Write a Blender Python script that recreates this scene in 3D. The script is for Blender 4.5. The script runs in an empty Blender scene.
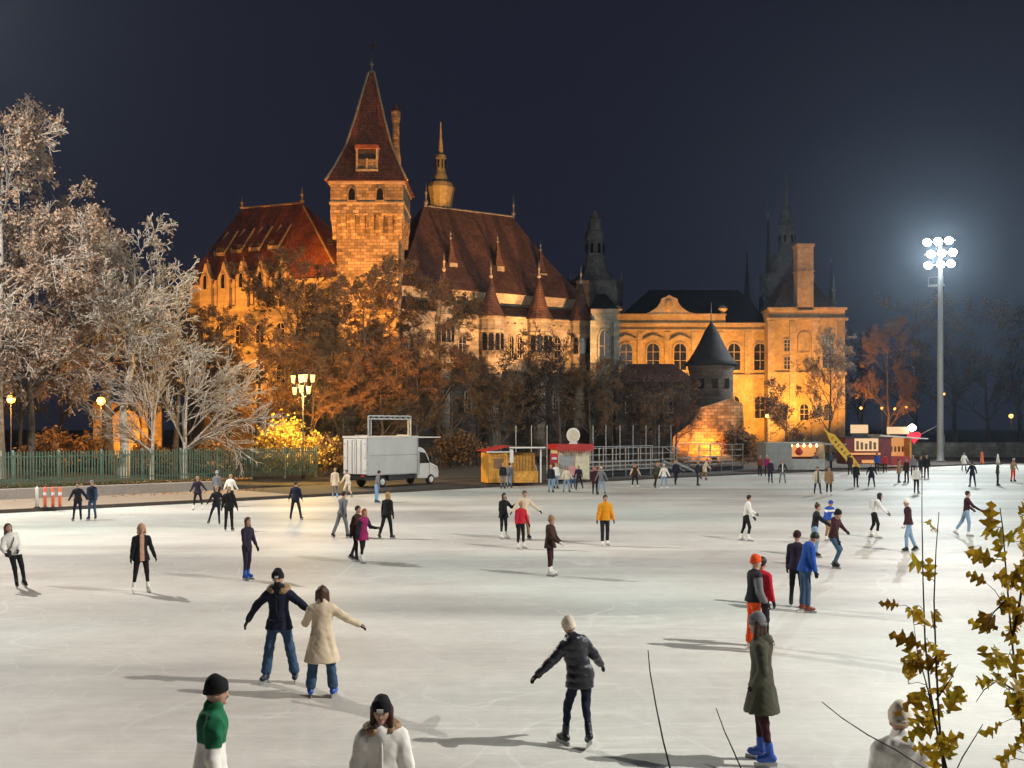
import bpy, bmesh, math, random
import numpy as np
from mathutils import Vector, Matrix

# ------------------------------------------------------------------ camera, sky, light
SC = bpy.context.scene
COL = SC.collection
F, CX, HY, CZ = 1100.0, 512.0, 427.0, 4.1      # focal length in px, centre column, horizon row, eye height
cam = bpy.data.cameras.new('camera'); cam_o = bpy.data.objects.new('camera', cam); COL.objects.link(cam_o)
cam_o.location = (0, 0, CZ); cam_o.rotation_euler = (math.pi/2, 0, 0)
cam.sensor_width = 36; cam.lens = 36*F/1024; cam.shift_y = (HY-384)/1024; cam.clip_end = 3000; cam.clip_start = .1
SC.camera = cam_o
SC.view_settings.view_transform = 'Standard'; SC.view_settings.look = 'None'
SC.view_settings.exposure = 0.0; SC.view_settings.gamma = 1.0
try: SC.view_settings.use_curve_mapping = False
except Exception: pass
SC.cycles.use_denoising = True; SC.cycles.max_bounces = 5; SC.cycles.diffuse_bounces = 3; SC.cycles.glossy_bounces = 3
SC.cycles.transmission_bounces = 3; SC.cycles.sample_clamp_indirect = 4; SC.cycles.caustics_reflective = False
SC.cycles.volume_bounces = 0; SC.cycles.use_light_tree = True

W = bpy.data.worlds.new('World'); SC.world = W; W.use_nodes = True
nt = W.node_tree; bg = nt.nodes['Background']
tc = nt.nodes.new('ShaderNodeTexCoord'); sp = nt.nodes.new('ShaderNodeSeparateXYZ'); cr = nt.nodes.new('ShaderNodeValToRGB')
nt.links.new(tc.outputs['Generated'], sp.inputs[0]); nt.links.new(sp.outputs['Z'], cr.inputs[0]); nt.links.new(cr.outputs[0], bg.inputs[0])
cr.color_ramp.elements[0].position = 0.0; cr.color_ramp.elements[0].color = (.0125, .0145, .0270, 1)
cr.color_ramp.elements[1].position = 0.45; cr.color_ramp.elements[1].color = (.0105, .0115, .0215, 1)
bg.inputs['Strength'].default_value = 1.0
moon = bpy.data.lights.new('moon', 'SUN'); moon.energy = .02; moon.angle = math.radians(.5); moon.color = (.8, .88, 1)
moon_o = bpy.data.objects.new('moon', moon); COL.objects.link(moon_o); moon_o.rotation_euler = (math.radians(50), 0, math.radians(30))

# rink floodlight masts: foot x, y, lamp height, watts, colour, aim point on the ice
MASTS = [
    (50.2, 128.9, 25.3, 62000, (.93, 1.0, 1.0), (22, 85, 0), 150),
    (30.0, 10.5, 26.0, 58000, (1.0, .95, .87), (-2, 30, 0), 136),
    (-32.0, 46.0, 26.0, 50000, (1.0, .94, .85), (-8, 50, 0), 168),
    (74.0, 62.0, 26.0, 66000, (.93, 1.0, .94), (28, 72, 0), 140),
]
SODIUM = (1.0, .35, .042)
AMBER = (1.0, .39, .048)

# ------------------------------------------------------------------ helpers
R = math.radians
def px_point(px, py, D): return Vector(((px-CX)*D/F, D, CZ-(py-HY)*D/F))
def ground(px, py, z=0.0):
    D = (CZ-z)*F/(py-HY); return Vector(((px-CX)*D/F, D, z))
def lin(h):
    h = h.lstrip('#'); v = [int(h[i:i+2], 16)/255 for i in (0, 2, 4)]
    return tuple(c/12.92 if c <= .04045 else ((c+.055)/1.055)**2.4 for c in v)

def tag(o, label=None, cat=None, group=None, kind=None):
    if label: o['label'] = label
    if cat: o['category'] = cat
    if group: o['group'] = group
    if kind: o['kind'] = kind
    return o
def empty(name, loc=(0, 0, 0), rz=0.0, label=None, cat=None, group=None):
    o = bpy.data.objects.new(name, None); COL.objects.link(o); o.empty_display_size = .1
    o.location = loc; o.rotation_euler = (0, 0, rz)
    return tag(o, label, cat, group)
def link(name, me, parent=None, loc=None):
    o = bpy.data.objects.new(name, me); COL.objects.link(o)
    if parent: o.parent = parent
    if loc is not None: o.location = loc
    return o
def copy_tree(o, parent=None):
    c = o.copy(); COL.objects.link(c); c.parent = parent
    for ch in list(o.children): copy_tree(ch, c)
    return c

def np_mesh(name, V, Q, mats, smooth=True, mi=None, col=None):
    """mesh from numpy: V (n,3), Q (m,k) faces of one size k"""
    me = bpy.data.meshes.new(name); V = np.asarray(V, np.float32); Q = np.asarray(Q, np.int32)
    me.vertices.add(len(V)); me.vertices.foreach_set('co', V.ravel())
    k = Q.shape[1] if len(Q) else 3
    me.loops.add(Q.size); me.loops.foreach_set('vertex_index', Q.ravel())
    me.polygons.add(len(Q)); me.polygons.foreach_set('loop_start', np.arange(len(Q), dtype=np.int32)*k)
    if smooth: me.polygons.foreach_set('use_smooth', np.ones(len(Q), bool))
    for m in (mats if isinstance(mats, (list, tuple)) else [mats]): me.materials.append(m)
    if mi is not None: me.polygons.foreach_set('material_index', np.asarray(mi, np.int32))
    me.update(calc_edges=True)
    if col is not None:
        a = me.color_attributes.new('Col', 'FLOAT_COLOR', 'POINT')
        c = np.ones((len(V), 4), np.float32); c[:, :3] = col; a.data.foreach_set('color', c.ravel())
    return me

class MB:
    """collects simple shapes and links them as one mesh object"""
    def __init__(s): s.v = []; s.f = []
    def poly(s, pts):
        n = len(s.v); s.v += [tuple(p) for p in pts]; s.f.append(tuple(range(n, n+len(pts)))); return s
    def box(s, x0, x1, y0, y1, z0, z1):
        n = len(s.v); s.v += [(x, y, z) for z in (z0, z1) for (x, y) in ((x0, y0), (x1, y0), (x1, y1), (x0, y1))]
        s.f += [tuple(n+i for i in q) for q in ((3, 2, 1, 0), (4, 5, 6, 7), (0, 1, 5, 4), (1, 2, 6, 5), (2, 3, 7, 6), (3, 0, 4, 7))]; return s
    def prism(s, pts, y0, y1):
        """outline in x,z (counter-clockwise seen from -y) pushed from y0 to y1"""
        n = len(s.v); k = len(pts)
        s.v += [(x, y0, z) for x, z in pts]+[(x, y1, z) for x, z in pts]
        s.f.append(tuple(range(n, n+k))); s.f.append(tuple(range(n+2*k-1, n+k-1, -1)))
        for i in range(k): j = (i+1) % k; s.f.append((n+j, n+i, n+k+i, n+k+j))
        return s
    def slab(s, pts, z0, z1):
        """outline in x,y (counter-clockwise from above) pushed from z0 to z1"""
        n = len(s.v); k = len(pts)
        s.v += [(x, y, z0) for x, y in pts]+[(x, y, z1) for x, y in pts]
        s.f.append(tuple(range(n+k-1, n-1, -1))); s.f.append(tuple(range(n+k, n+2*k)))
        for i in range(k): j = (i+1) % k; s.f.append((n+i, n+j, n+k+j, n+k+i))
        return s
    def lathe(s, prof, seg=16, c=(0, 0), ph=0.0, sx=1, sy=1):
        """profile of (radius, z) turned about the vertical through c"""
        n = len(s.v)
        for r, z in prof:
            for i in range(seg):
                a = ph+2*math.pi*i/seg; s.v.append((c[0]+r*sx*math.cos(a), c[1]+r*sy*math.sin(a), z))
        for j in range(len(prof)-1):
            for i in range(seg):
                k = (i+1) % seg; s.f.append((n+j*seg+i, n+j*seg+k, n+(j+1)*seg+k, n+(j+1)*seg+i))
        s.f.append(tuple(range(n+seg-1, n-1, -1))); m = n+(len(prof)-1)*seg; s.f.append(tuple(range(m, m+seg))); return s
    def tube(s, pts, r, seg=6):
        pts = [Vector(p) for p in pts]; n = len(s.v); rr = r if isinstance(r, (list, tuple)) else [r]*len(pts)
        for i, p in enumerate(pts):
            t = (pts[min(i+1, len(pts)-1)]-pts[max(i-1, 0)]).normalized()
            a = t.orthogonal().normalized() if abs(t.z) > .9 else t.cross(Vector((0, 0, 1))).normalized()
            if abs(t.z) > .9: a = (Vector((1, 0, 0))-t*t.x).normalized()
            b = t.cross(a)
            for k in range(seg):
                an = 2*math.pi*k/seg; s.v.append(tuple(p+(a*math.cos(an)+b*math.sin(an))*rr[i]))
        for i in range(len(pts)-1):
            for k in range(seg):
                j = (k+1) % seg; s.f.append((n+i*seg+k, n+i*seg+j, n+(i+1)*seg+j, n+(i+1)*seg+k))
        s.f.append(tuple(range(n+seg-1, n-1, -1))); m = n+(len(pts)-1)*seg; s.f.append(tuple(range(m, m+seg))); return s
    def bar(s, a, b, w, h):
        """straight rectangular bar from a to b"""
        a, b = Vector(a), Vector(b); t = (b-a).normalized()
        sd = t.cross(Vector((0, 0, 1)))
        sd = Vector((1, 0, 0)) if sd.length < 1e-3 else sd.normalized()
        up = sd.cross(t).normalized(); n = len(s.v)
        for p in (a, b):
            for i, j in ((-1, -1), (1, -1), (1, 1), (-1, 1)): s.v.append(tuple(p+sd*(i*w/2)+up*(j*h/2)))
        s.f += [tuple(n+i for i in q) for q in ((3, 2, 1, 0), (4, 5, 6, 7), (0, 1, 5, 4), (1, 2, 6, 5), (2, 3, 7, 6), (3, 0, 4, 7))]; return s
    def mesh(s, name, mat, smooth=False):
        me = bpy.data.meshes.new(name); me.from_pydata(s.v, [], s.f); me.materials.append(mat)
        bm = bmesh.new(); bm.from_mesh(me); bmesh.ops.recalc_face_normals(bm, faces=bm.faces); bm.to_mesh(me); bm.free()
        if smooth:
            for p in me.polygons: p.use_smooth = len(p.vertices) <= 4
        me.update(); return me
    def build(s, name, mat, parent=None, smooth=False, bevel=0, loc=None):
        o = link(name, s.mesh(name, mat, smooth), parent, loc)
        if bevel:
            m = o.modifiers.new('bevel', 'BEVEL'); m.width = bevel; m.segments = 2; m.limit_method = 'ANGLE'
        return o

def arch(w, z0, z1, n=7, x=0.0):
    """round-headed outline: width w, sill z0, crown z1, counter-clockwise from -y"""
    r = w/2; zs = z1-r; p = [(x-r, z0), (x+r, z0)]
    p += [(x+r*math.cos(math.pi*i/n), zs+r*math.sin(math.pi*i/n)) for i in range(n+1)]
    return p
def pointed(w, z0, z1, n=4, x=0.0):
    r = w/2; h = min(w*.9, (z1-z0)*.5); zs = z1-h; p = [(x-r, z0), (x+r, z0)]
    p += [(x+r*math.cos(math.pi/2*i/n)**.8, zs+h*math.sin(math.pi/2*i/n)) for i in range(n)]+[(x, z1)]
    p += [(x-r*math.cos(math.pi/2*i/n)**.8, zs+h*math.sin(math.pi/2*i/n)) for i in range(n-1, -1, -1)]
    return p

# ------------------------------------------------------------------ materials
MATS = {}
class Nodes:
    def __init__(s, name):
        s.m = bpy.data.materials.new(name); s.m.use_nodes = True; s.t = s.m.node_tree
        s.p = s.t.nodes['Principled BSDF']; s.out = s.t.nodes['Material Output']; MATS[name] = s.m
    def n(s, typ, **kw):
        x = s.t.nodes.new('ShaderNode'+typ)
        for k, v in kw.items():
            if k.startswith('i_'):
                key = k[2:]; key = int(key) if key.isdigit() else key.replace('_', ' ')
                x.inputs[key].default_value = v
            else: setattr(x, k, v)
        return x
    def l(s, a, b): s.t.links.new(a, b)
    def coord(s, scale=(1, 1, 1), kind='Object'):
        c = s.n('TexCoord'); mp = s.n('Mapping'); mp.inputs['Scale'].default_value = scale
        s.l(c.outputs[kind], mp.inputs[0]); return mp.outputs[0]
    def noise(s, vec, scale, detail=4, rough=.55):
        x = s.n('TexNoise'); x.inputs['Scale'].default_value = scale; x.inputs['Detail'].default_value = detail; x.inputs['Roughness'].default_value = rough
        s.l(vec, x.inputs['Vector']); return x.outputs['Fac']
    def ramp(s, fac, stops):
        x = s.n('ValToRGB'); e = x.color_ramp.elements
        while len(e) < len(stops): e.new(.5)
        for i, (p, c) in enumerate(stops): e[i].position = p; e[i].color = (*c, 1) if len(c) == 3 else c
        s.l(fac, x.inputs[0]); return x.outputs[0]
    def mix(s, fac, a, b, typ='MIX'):
        x = s.n('MixRGB', blend_type=typ)
        for i, q in enumerate((fac, a, b)):
            if hasattr(q, 'is_linked'): s.l(q, x.inputs[i])
            else: x.inputs[i].default_value = q if i == 0 else (*q, 1)
        return x.outputs[0]
    def bump(s, h, strength=.3, dist=.02):
        b = s.n('Bump'); b.inputs['Strength'].default_value = strength; b.inputs['Distance'].default_value = dist
        s.l(h, b.inputs['Height']); s.l(b.outputs[0], s.p.inputs['Normal'])
    def base(s, c):
        if hasattr(c, 'is_linked'): s.l(c, s.p.inputs['Base Color'])
        else: s.p.inputs['Base Color'].default_value = (*c, 1)
    def rough(s, r):
        if hasattr(r, 'is_linked'): s.l(r, s.p.inputs['Roughness'])
        else: s.p.inputs['Roughness'].default_value = r
    def set(s, **kw):
        for k, v in kw.items(): s.p.inputs[k.replace('_', ' ')].default_value = v
        return s

def mat_simple(name, c, rough=.6, metal=0.0, var=.25, scale=3.0, bump=0.0):
    s = Nodes(name); v = s.coord(); f = s.noise(v, scale)
    lo = tuple(x*(1-var) for x in c); hi = tuple(min(1, x*(1+var)) for x in c)
    s.base(s.ramp(f, [(.3, lo), (.7, hi)])); s.rough(rough); s.set(Metallic=metal)
    if bump: s.bump(s.noise(v, scale*4), bump)
    return s.m
def mat_emit(name, c, strength, base=(.1, .1, .1)):
    s = Nodes(name); s.base(base); s.set(Emission_Strength=strength); s.p.inputs['Emission Color'].default_value = (*c, 1); return s.m
def mat_stone(name, c, block=(1.1, .45), mortar=.6, var=.35, stain=.5, tint=None):
    """coursed stone: blocks on x/z and y/z via object coordinates, stains and bump"""
    s = Nodes(name); cc = s.n('TexCoord'); sx = s.n('SeparateXYZ'); s.l(cc.outputs['Object'], sx.inputs[0])
    ad = s.n('Math', operation='ADD'); s.l(sx.outputs['X'], ad.inputs[0]); s.l(sx.outputs['Y'], ad.inputs[1])
    cb = s.n('CombineXYZ'); s.l(ad.outputs[0], cb.inputs['X']); s.l(sx.outputs['Z'], cb.inputs['Y'])
    b = s.n('TexBrick'); s.l(cb.outputs[0], b.inputs['Vector']); b.inputs['Scale'].default_value = 1
    b.inputs['Brick Width'].default_value = block[0]; b.inputs['Row Height'].default_value = block[1]; b.inputs['Mortar Size'].default_value = .035
    b.inputs['Mortar Smooth'].default_value = .4; b.inputs['Bias'].default_value = 0
    b.inputs['Color1'].default_value = (*[x*(1-var) for x in c], 1); b.inputs['Color2'].default_value = (*[x*(1+var) for x in c], 1)
    b.inputs['Mortar'].default_value = (*[x*mortar for x in c], 1)
    v = s.coord(); f = s.noise(v, .35, 6, .65); g = s.noise(v, 2.2, 5)
    st = s.ramp(f, [(.32, tuple([1-stain]*3)), (.62, (1.1, 1.08, 1.04))]); k = s.mix(1, b.outputs['Color'], st, 'MULTIPLY')
    g2 = s.ramp(g, [(.3, (.7, .68, .66)), (.7, (1.15, 1.15, 1.15))]); s.base(s.mix(.8, k, g2, 'MULTIPLY')); s.rough(.9)
    h = s.mix(.5, b.outputs['Fac'], g); inv = s.n('Invert'); s.l(h, inv.inputs['Color']); s.bump(inv.outputs[0], .5, .05); return s.m
def mat_tiles(name, c, row=.32, var=.35):
    s = Nodes(name); cc = s.n('TexCoord'); sx = s.n('SeparateXYZ'); s.l(cc.outputs['Object'], sx.inputs[0])
    ad = s.n('Math', operation='ADD'); s.l(sx.outputs['X'], ad.inputs[0]); s.l(sx.outputs['Y'], ad.inputs[1])
    cb = s.n('CombineXYZ'); s.l(ad.outputs[0], cb.inputs['X']); s.l(sx.outputs['Z'], cb.inputs['Y'])
    b = s.n('TexBrick'); s.l(cb.outputs[0], b.inputs['Vector']); b.inputs['Scale'].default_value = 1
    b.inputs['Brick Width'].default_value = row*.8; b.inputs['Row Height'].default_value = row; b.inputs['Mortar Size'].default_value = .03
    b.inputs['Color1'].default_value = (*[x*(1-var) for x in c], 1); b.inputs['Color2'].default_value = (*[x*(1+var) for x in c], 1)
    b.inputs['Mortar'].default_value = (*[x*.5 for x in c], 1)
    v = s.coord(); f = s.noise(v, .5, 6, .7); st = s.ramp(f, [(.3, (.6, .6, .62)), (.7, (1.25, 1.2, 1.1))])
    s.base(s.mix(1, b.outputs['Color'], st, 'MULTIPLY')); s.rough(.75); s.bump(b.outputs['Fac'], .4, .04); return s.m

mat_stone('tower_stone', (.42, .33, .22), (.72, .36), .45, .5, .6); mat_stone('hall_stone', (.40, .35, .29), (1.4, .5), .8, .2, .55)
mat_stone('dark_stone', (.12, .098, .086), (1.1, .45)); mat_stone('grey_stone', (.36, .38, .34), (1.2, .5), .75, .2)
mat_stone('baroque_stucco', (.50, .40, .24), (3.2, .9), .93, .05, .3); mat_stone('trim_stone', (.50, .43, .33), (2.4, .8), .85, .12, .35)
mat_stone('pale_dome', (.30, .29, .30), (2.0, .8), .85, .2)
mat_tiles('red_tile', (.33, .115, .07)); mat_tiles('brown_tile', (.15, .078, .064)); mat_tiles('slate', (.014, .015, .020), .4)
mat_simple('copper_lantern', (.33, .30, .20), .6, var=.3); mat_simple('lead_grey', (.22, .21, .20), .6)
mat_simple('window_glass', (.012, .013, .016), .22, var=.5); mat_simple('window_frame', (.38, .33, .25), .6); mat_simple('dark_frame', (.06, .045, .035), .6)
mat_simple('white_paint', (.74, .73, .70), .4, var=.07, scale=1.2); mat_simple('white_panel', (.62, .62, .60), .45, var=.08, scale=.9)
mat_simple('black_rubber', (.02, .02, .021), .8); mat_simple('steel', (.42, .43, .44), .38, .75, .2); mat_simple('galvanised', (.46, .47, .48), .5, .5, .25, 6)
mat_simple('dark_metal', (.03, .03, .033), .5, .3); mat_simple('mast_grey', (.50, .52, .53), .55, .2, .12)
mat_simple('fence_green', (.065, .13, .09), .5, var=.35, scale=2.5); mat_simple('fence_post', (.26, .33, .28), .5, var=.3)
mat_simple('orange_plastic', (.78, .15, .06), .45, var=.1); mat_simple('yellow_wood', (.62, .30, .045), .6, var=.3, scale=5); mat_simple('brown_wood', (.20, .11, .055), .7, var=.35, scale=5)
mat_simple('red_paint', (.45, .025, .022), .5, var=.2); mat_simple('dark_red', (.17, .02, .02), .6); mat_simple('container_grey', (.33, .34, .34), .55, var=.15)
mat_simple('cream_cloth', (.66, .60, .44), .85, var=.12); mat_simple('yellow_cloth', (.72, .42, .035), .7, var=.1); mat_simple('dark_print', (.06, .03, .02), .8)
mat_simple('bark', (.105, .080, .062), .95, var=.5, scale=5, bump=.6); mat_simple('pale_bark', (.40, .36, .32), .9, var=.35, scale=5, bump=.5)
mat_simple('twig', (.33, .28, .235), .9, var=.3); mat_simple('pale_twig', (.42, .38, .33), .9, var=.4, scale=1.5); mat_simple('brown_twig', (.20, .135, .085), .9, var=.4)
mat_simple('dark_twig', (.055, .042, .036), .95, var=.4)
def mat_leaf(name, c1, c2, c3, scale=2.2, trans=.25):
    s = Nodes(name); v = s.coord(); f = s.noise(v, scale, 5, .7); g = s.n('ObjectInfo')
    hue = s.ramp(g.outputs['Random'], [(0, (.55, .42, .35)), (.35, (.95, .9, .8)), (.7, (1.1, 1.1, 1)), (1, (.7, .85, .6))]) if name == 'oak_leaf' else None
    lc = s.ramp(f, [(.28, c1), (.5, c2), (.72, c3)]); s.base(s.mix(1, lc, hue, 'MULTIPLY') if hue else lc); s.rough(.7)
    try: s.set(Transmission_Weight=0.0, Subsurface_Weight=0.0)
    except Exception: pass
    tr = s.n('BsdfTranslucent'); ms = s.n('MixShader'); ms.inputs[0].default_value = trans
    s.l(s.p.inputs['Base Color'].links[0].from_socket, tr.inputs[0]); s.l(s.p.outputs[0], ms.inputs[1]); s.l(tr.outputs[0], ms.inputs[2]); s.l(ms.outputs[0], s.out.inputs[0]); return s.m
mat_leaf('dry_leaf', (.22, .125, .075), (.36, .235, .155), (.50, .37, .26)); mat_leaf('rust_leaf', (.13, .07, .03), (.24, .13, .055), (.36, .215, .095))
mat_leaf('gold_leaf', (.28, .17, .03), (.48, .31, .05), (.62, .43, .09)); mat_leaf('oak_leaf', (.20, .15, .015), (.50, .33, .025), (.66, .43, .05), 9, .42)
mat_leaf('green_leaf', (.05, .07, .02), (.10, .11, .03), (.2, .16, .05))
mat_leaf('litter_leaf', (.16, .075, .03), (.30, .15, .06), (.42, .24, .09), 4, 0.05)

def mat_ice():
    s = Nodes('ice'); v = s.coord()
    a = s.noise(v, .055, 4, .5); b = s.noise(v, .22, 6, .6)
    c0 = s.ramp(a, [(.34, (.64, .585, .54)), (.48, (.69, .67, .63)), (.62, (.61, .66, .62))])
    c1 = s.mix(1, c0, s.ramp(b, [(.32, (.86, .86, .865)), (.6, (1.05, 1.05, 1.045))]), 'MULTIPLY')
    def scr(ang, sc, lo):
        c = s.n('TexCoord'); mp = s.n('Mapping'); mp.inputs['Rotation'].default_value = (0, 0, ang); mp.inputs['Scale'].default_value = sc
        ds = s.noise(s.coord(), .12, 3); mx = s.n('MixRGB'); mx.inputs[0].default_value = .25
        s.l(c.outputs['Object'], mp.inputs[0]); n = s.noise(mp.outputs[0], 1, 5, .65); return s.ramp(n, [(lo, (0, 0, 0)), (lo+.14, (1, 1, 1))])
    k1 = scr(1.0, (.4, 9, 1), .54); k2 = scr(-.9, (.35, 11, 1), .55); k3 = scr(1.5, (.4, 8, 1), .56); k4 = scr(.05, (.06, 1.4, 1), .50)
    sc = s.mix(1, s.mix(1, k1, k2, 'ADD'), k3, 'ADD')
    dk = s.mix(1, s.ramp(sc, [(0, (.93, .93, .93)), (1, (1.05, 1.05, 1.05))]), s.ramp(k4, [(0, (.965, .962, .96)), (1, (1.015, 1.015, 1.015))]), 'MULTIPLY')
    marks = None                                   # skate marks: thin winding lines where a soft noise crosses its middle value
    for sc_, off, wd in ((.21, 0, .0022), (.33, 17, .0028), (.5, 41, .0036), (.8, 77, .0045)):
        c = s.n('TexCoord'); mp = s.n('Mapping'); mp.inputs['Location'].default_value = (off, off*.7, off*.3); s.l(c.outputs['Object'], mp.inputs[0])
        f = s.noise(mp.outputs[0], sc_, 1.0, .35); ln = s.ramp(f, [(.5-wd, (0, 0, 0)), (.5, (1, 1, 1)), (.5+wd, (0, 0, 0))])
        marks = ln if marks is None else s.mix(1, marks, ln, 'ADD')
    wear = s.ramp(s.noise(v, 3.0, 6, .75), [(.35, (.94, .94, .94)), (.65, (1.05, 1.05, 1.05))])
    tone_bands = s.ramp(s.noise(s.coord((.035, .17, 1)), 1.0, 3, .5), [(.38, (.72, .72, .73)), (.5, (.96, .96, .95)), (.62, (1.10, 1.10, 1.09))])   # broad darker and lighter bands in the colour, stretched along x
    fin = s.mix(1, s.mix(1, s.mix(1, c1, dk, 'MULTIPLY'), wear, 'MULTIPLY'), tone_bands, 'MULTIPLY'); mk = s.mix(1, s.mix(1, marks, (.42, .42, .42), 'MULTIPLY'), s.ramp(s.noise(v, .12, 3), [(.4, (.15, .15, .15)), (.62, (1, 1, 1))]), 'MULTIPLY')
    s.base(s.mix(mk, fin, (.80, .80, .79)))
    s.rough(s.ramp(sc, [(0, (.55, .55, .55)), (1, (.8, .8, .8))])); s.set(Specular_IOR_Level=.12)
    s.bump(s.mix(.5, sc, s.noise(v, 9, 4)), .16, .01); return s.m
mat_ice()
def mat_ground(name, c1, c2, c3, sc=.6, bump=.5):
    s = Nodes(name); v = s.coord(); f = s.noise(v, sc, 8, .65); g = s.noise(v, sc*14, 4)
    s.base(s.mix(.6, s.ramp(f, [(.3, c1), (.5, c2), (.7, c3)]), s.ramp(g, [(.3, tuple(x*.6 for x in c2)), (.7, tuple(min(1, x*1.5) for x in c2))]))); s.rough(.92); s.bump(g, bump, .03); return s.m
mat_ground('park_soil', (.030, .026, .018), (.052, .042, .028), (.075, .055, .036)); mat_ground('path_stone', (.26, .20, .15), (.34, .27, .205), (.40, .33, .26), .8, .2)
mat_ground('concrete', (.21, .185, .165), (.28, .25, .225), (.34, .31, .28), 1.2, .3); mat_ground('kerb_dark', (.045, .035, .03), (.07, .055, .045), (.10, .08, .065), 1.5, .3)
mat_ground('asphalt', (.035, .028, .025), (.055, .045, .04), (.08, .062, .052), 1.0, .3)
M = MATS

LIGHTS = []
def lamp_at(name, typ, loc, power, color, aim=None, size=.3, cone=None, blend=.3, parent=None):
    d = bpy.data.lights.new(name, typ); d.energy = power; d.color = color
    if typ in ('POINT', 'SPOT'): d.shadow_soft_size = size
    if typ == 'SPOT': d.spot_size = cone; d.spot_blend = blend
    o = bpy.data.objects.new(name, d); COL.objects.link(o); o.location = loc
    if aim is not None: o.rotation_euler = (Vector(aim)-Vector(loc)).to_track_quat('-Z', 'Y').to_euler()
    LIGHTS.append(o)
    return o
# ------------------------------------------------------------------ ground, ice, path, bank
EDGE = [(-75, 2), (-50, 26.5), (-24.2, 52.1), (-14.2, 61.8), (-11.3, 64.7), (-4, 72), (3.6, 79.6), (15.7, 90.8), (33.2, 105.2), (58.2, 125), (140, 190), (200, 238)]
def normals(pts):
    out = []
    for i in range(len(pts)):
        a, b = Vector(pts[max(i-1, 0)]), Vector(pts[min(i+1, len(pts)-1)]); d = (b-a).normalized(); out.append(Vector((-d.y, d.x)))
    return out
EN = normals(EDGE)
def edge_at(s):
    """point and outward normal on the rink edge at x = s"""
    for i in range(len(EDGE)-1):
        if EDGE[i][0] <= s <= EDGE[i+1][0]:
            t = (s-EDGE[i][0])/(EDGE[i+1][0]-EDGE[i][0]); p = Vector(EDGE[i]).lerp(Vector(EDGE[i+1]), t)
            d = (Vector(EDGE[i+1])-Vector(EDGE[i])).normalized(); return p, Vector((-d.y, d.x))
def resample(x0, x1, n): return [edge_at(x0+(x1-x0)*i/n) for i in range(n+1)]
def strip(name, x0, x1, n, prof, mat):
    """ribbon that follows the rink edge: prof = [(offset, z)], z may be a function of x"""
    mb = MB(); pts = resample(x0, x1, n)
    rows = [[(p.x+nn.x*o, p.y+nn.y*o, z(p.x) if callable(z) else z) for o, z in prof] for p, nn in pts]
    k = len(prof); mb.v = [v for r in rows for v in r]
    for i in range(len(rows)-1):
        for j in range(k-1): mb.f.append((i*k+j, (i+1)*k+j, (i+1)*k+j+1, i*k+j+1))
    return mb.build(name, mat)

g = MB(); g.poly([(-1500, -400, -.06), (1500, -400, -.06), (1500, 1600, -.06), (-1500, 1600, -.06)])
tag(g.build('ground', M['park_soil']), kind='structure')
ice = MB(); ice.poly([(-72, -20), (-20, 6.0), (20, 6.0), (95, -10), (215, 150), (200, 238)] and
         [(x, y, 0) for x, y in [(-75, 2), (-30, 4), (-14, 6.6), (20, 6.6), (95, -10), (260, 150)]+EDGE[:0:-1]])
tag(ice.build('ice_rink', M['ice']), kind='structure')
tag(strip('kerb', -74, 190, 60, [(0, -.05), (0, .17), (.3, .17), (.3, .05)], M['kerb_dark']), kind='structure')
tag(strip('path', -74, -12.3, 24, [(.3, .164), (7.7, .164)], M['path_stone']), kind='structure')
tag(strip('service_yard', -12.3, 190, 50, [(.3, .164), (9.5, .164)], M['asphalt']), kind='structure')
def bank_z(x): return .72 if x < -12.5 else max(.18, .72-(x+12.5)*.3)
tag(strip('park_lawn', -74, 190, 80, [(7.95, .1), (8.0, bank_z), (11, bank_z), (30, lambda x: bank_z(x)+.2), (75, .5), (300, .5)], M['park_soil']), kind='structure')
wl = strip('retaining_wall', -74, -13.0, 24, [(7.6, .1), (7.6, .70), (7.66, .74), (8.04, .74), (8.04, .1)], M['concrete'])
tag(wl, 'long low concrete retaining wall below the green fence', 'wall')

# fallen leaves in front of the fence
rng = np.random.default_rng(4)
def leaf_scatter(name, pts, size, mat, parent=None, flat=.3, seed=1, aspect=.7):
    """one mesh of small folded leaf faces at the given points"""
    r = np.random.default_rng(seed); n = len(pts); pts = np.asarray(pts)
    d = r.normal(size=(n, 3)); d[:, 2] *= flat; d /= np.linalg.norm(d, axis=1)[:, None]
    e = np.cross(d, r.normal(size=(n, 3)) + (np.array([0, 0, 3.0]) if flat < .5 else 0)); e /= np.linalg.norm(e, axis=1)[:, None]+1e-9
    sz = size*r.uniform(.6, 1.35, (n, 1)); a = d*sz*.5; b = e*sz*.5*aspect; up = np.cross(d, e)*sz*.12
    V = np.stack([pts-a, pts-b+up, pts+a, pts+b+up], 1).reshape(-1, 3)
    Q = np.arange(4*n).reshape(n, 4)
    Q = np.concatenate([Q[:, [0, 1, 2]], Q[:, [0, 2, 3]]])
    return link(name, np_mesh(name, V, Q, mat, smooth=False), parent)
lp = []
for i in range(2600):
    u = rng.uniform(0, 1); x = -33+22*u; p, nn = edge_at(x); w = .55+.45*math.sin(u*9)
    if rng.uniform() > w: continue
    o = 8.0+abs(rng.normal())*.35 if rng.uniform() < .8 else rng.uniform(5.5, 7.5)
    z = .77 if o > 8 else .185
    lp.append((p.x+nn.x*o, p.y+nn.y*o, z+rng.uniform(0, .10 if o > 8 else .01)))
tag(leaf_scatter('fallen_leaves', lp, .17, M['litter_leaf'], flat=.25), 'brown fallen leaves heaped along the foot of the green fence', 'leaves', kind='stuff')
tuft = []
for i in range(5000):
    x = -34+21*rng.uniform(); p, nn = edge_at(x); o = 8.05+abs(rng.normal())*.5; tuft.append((p.x+nn.x*o, p.y+nn.y*o, .74+rng.uniform(0, .14)))
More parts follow.
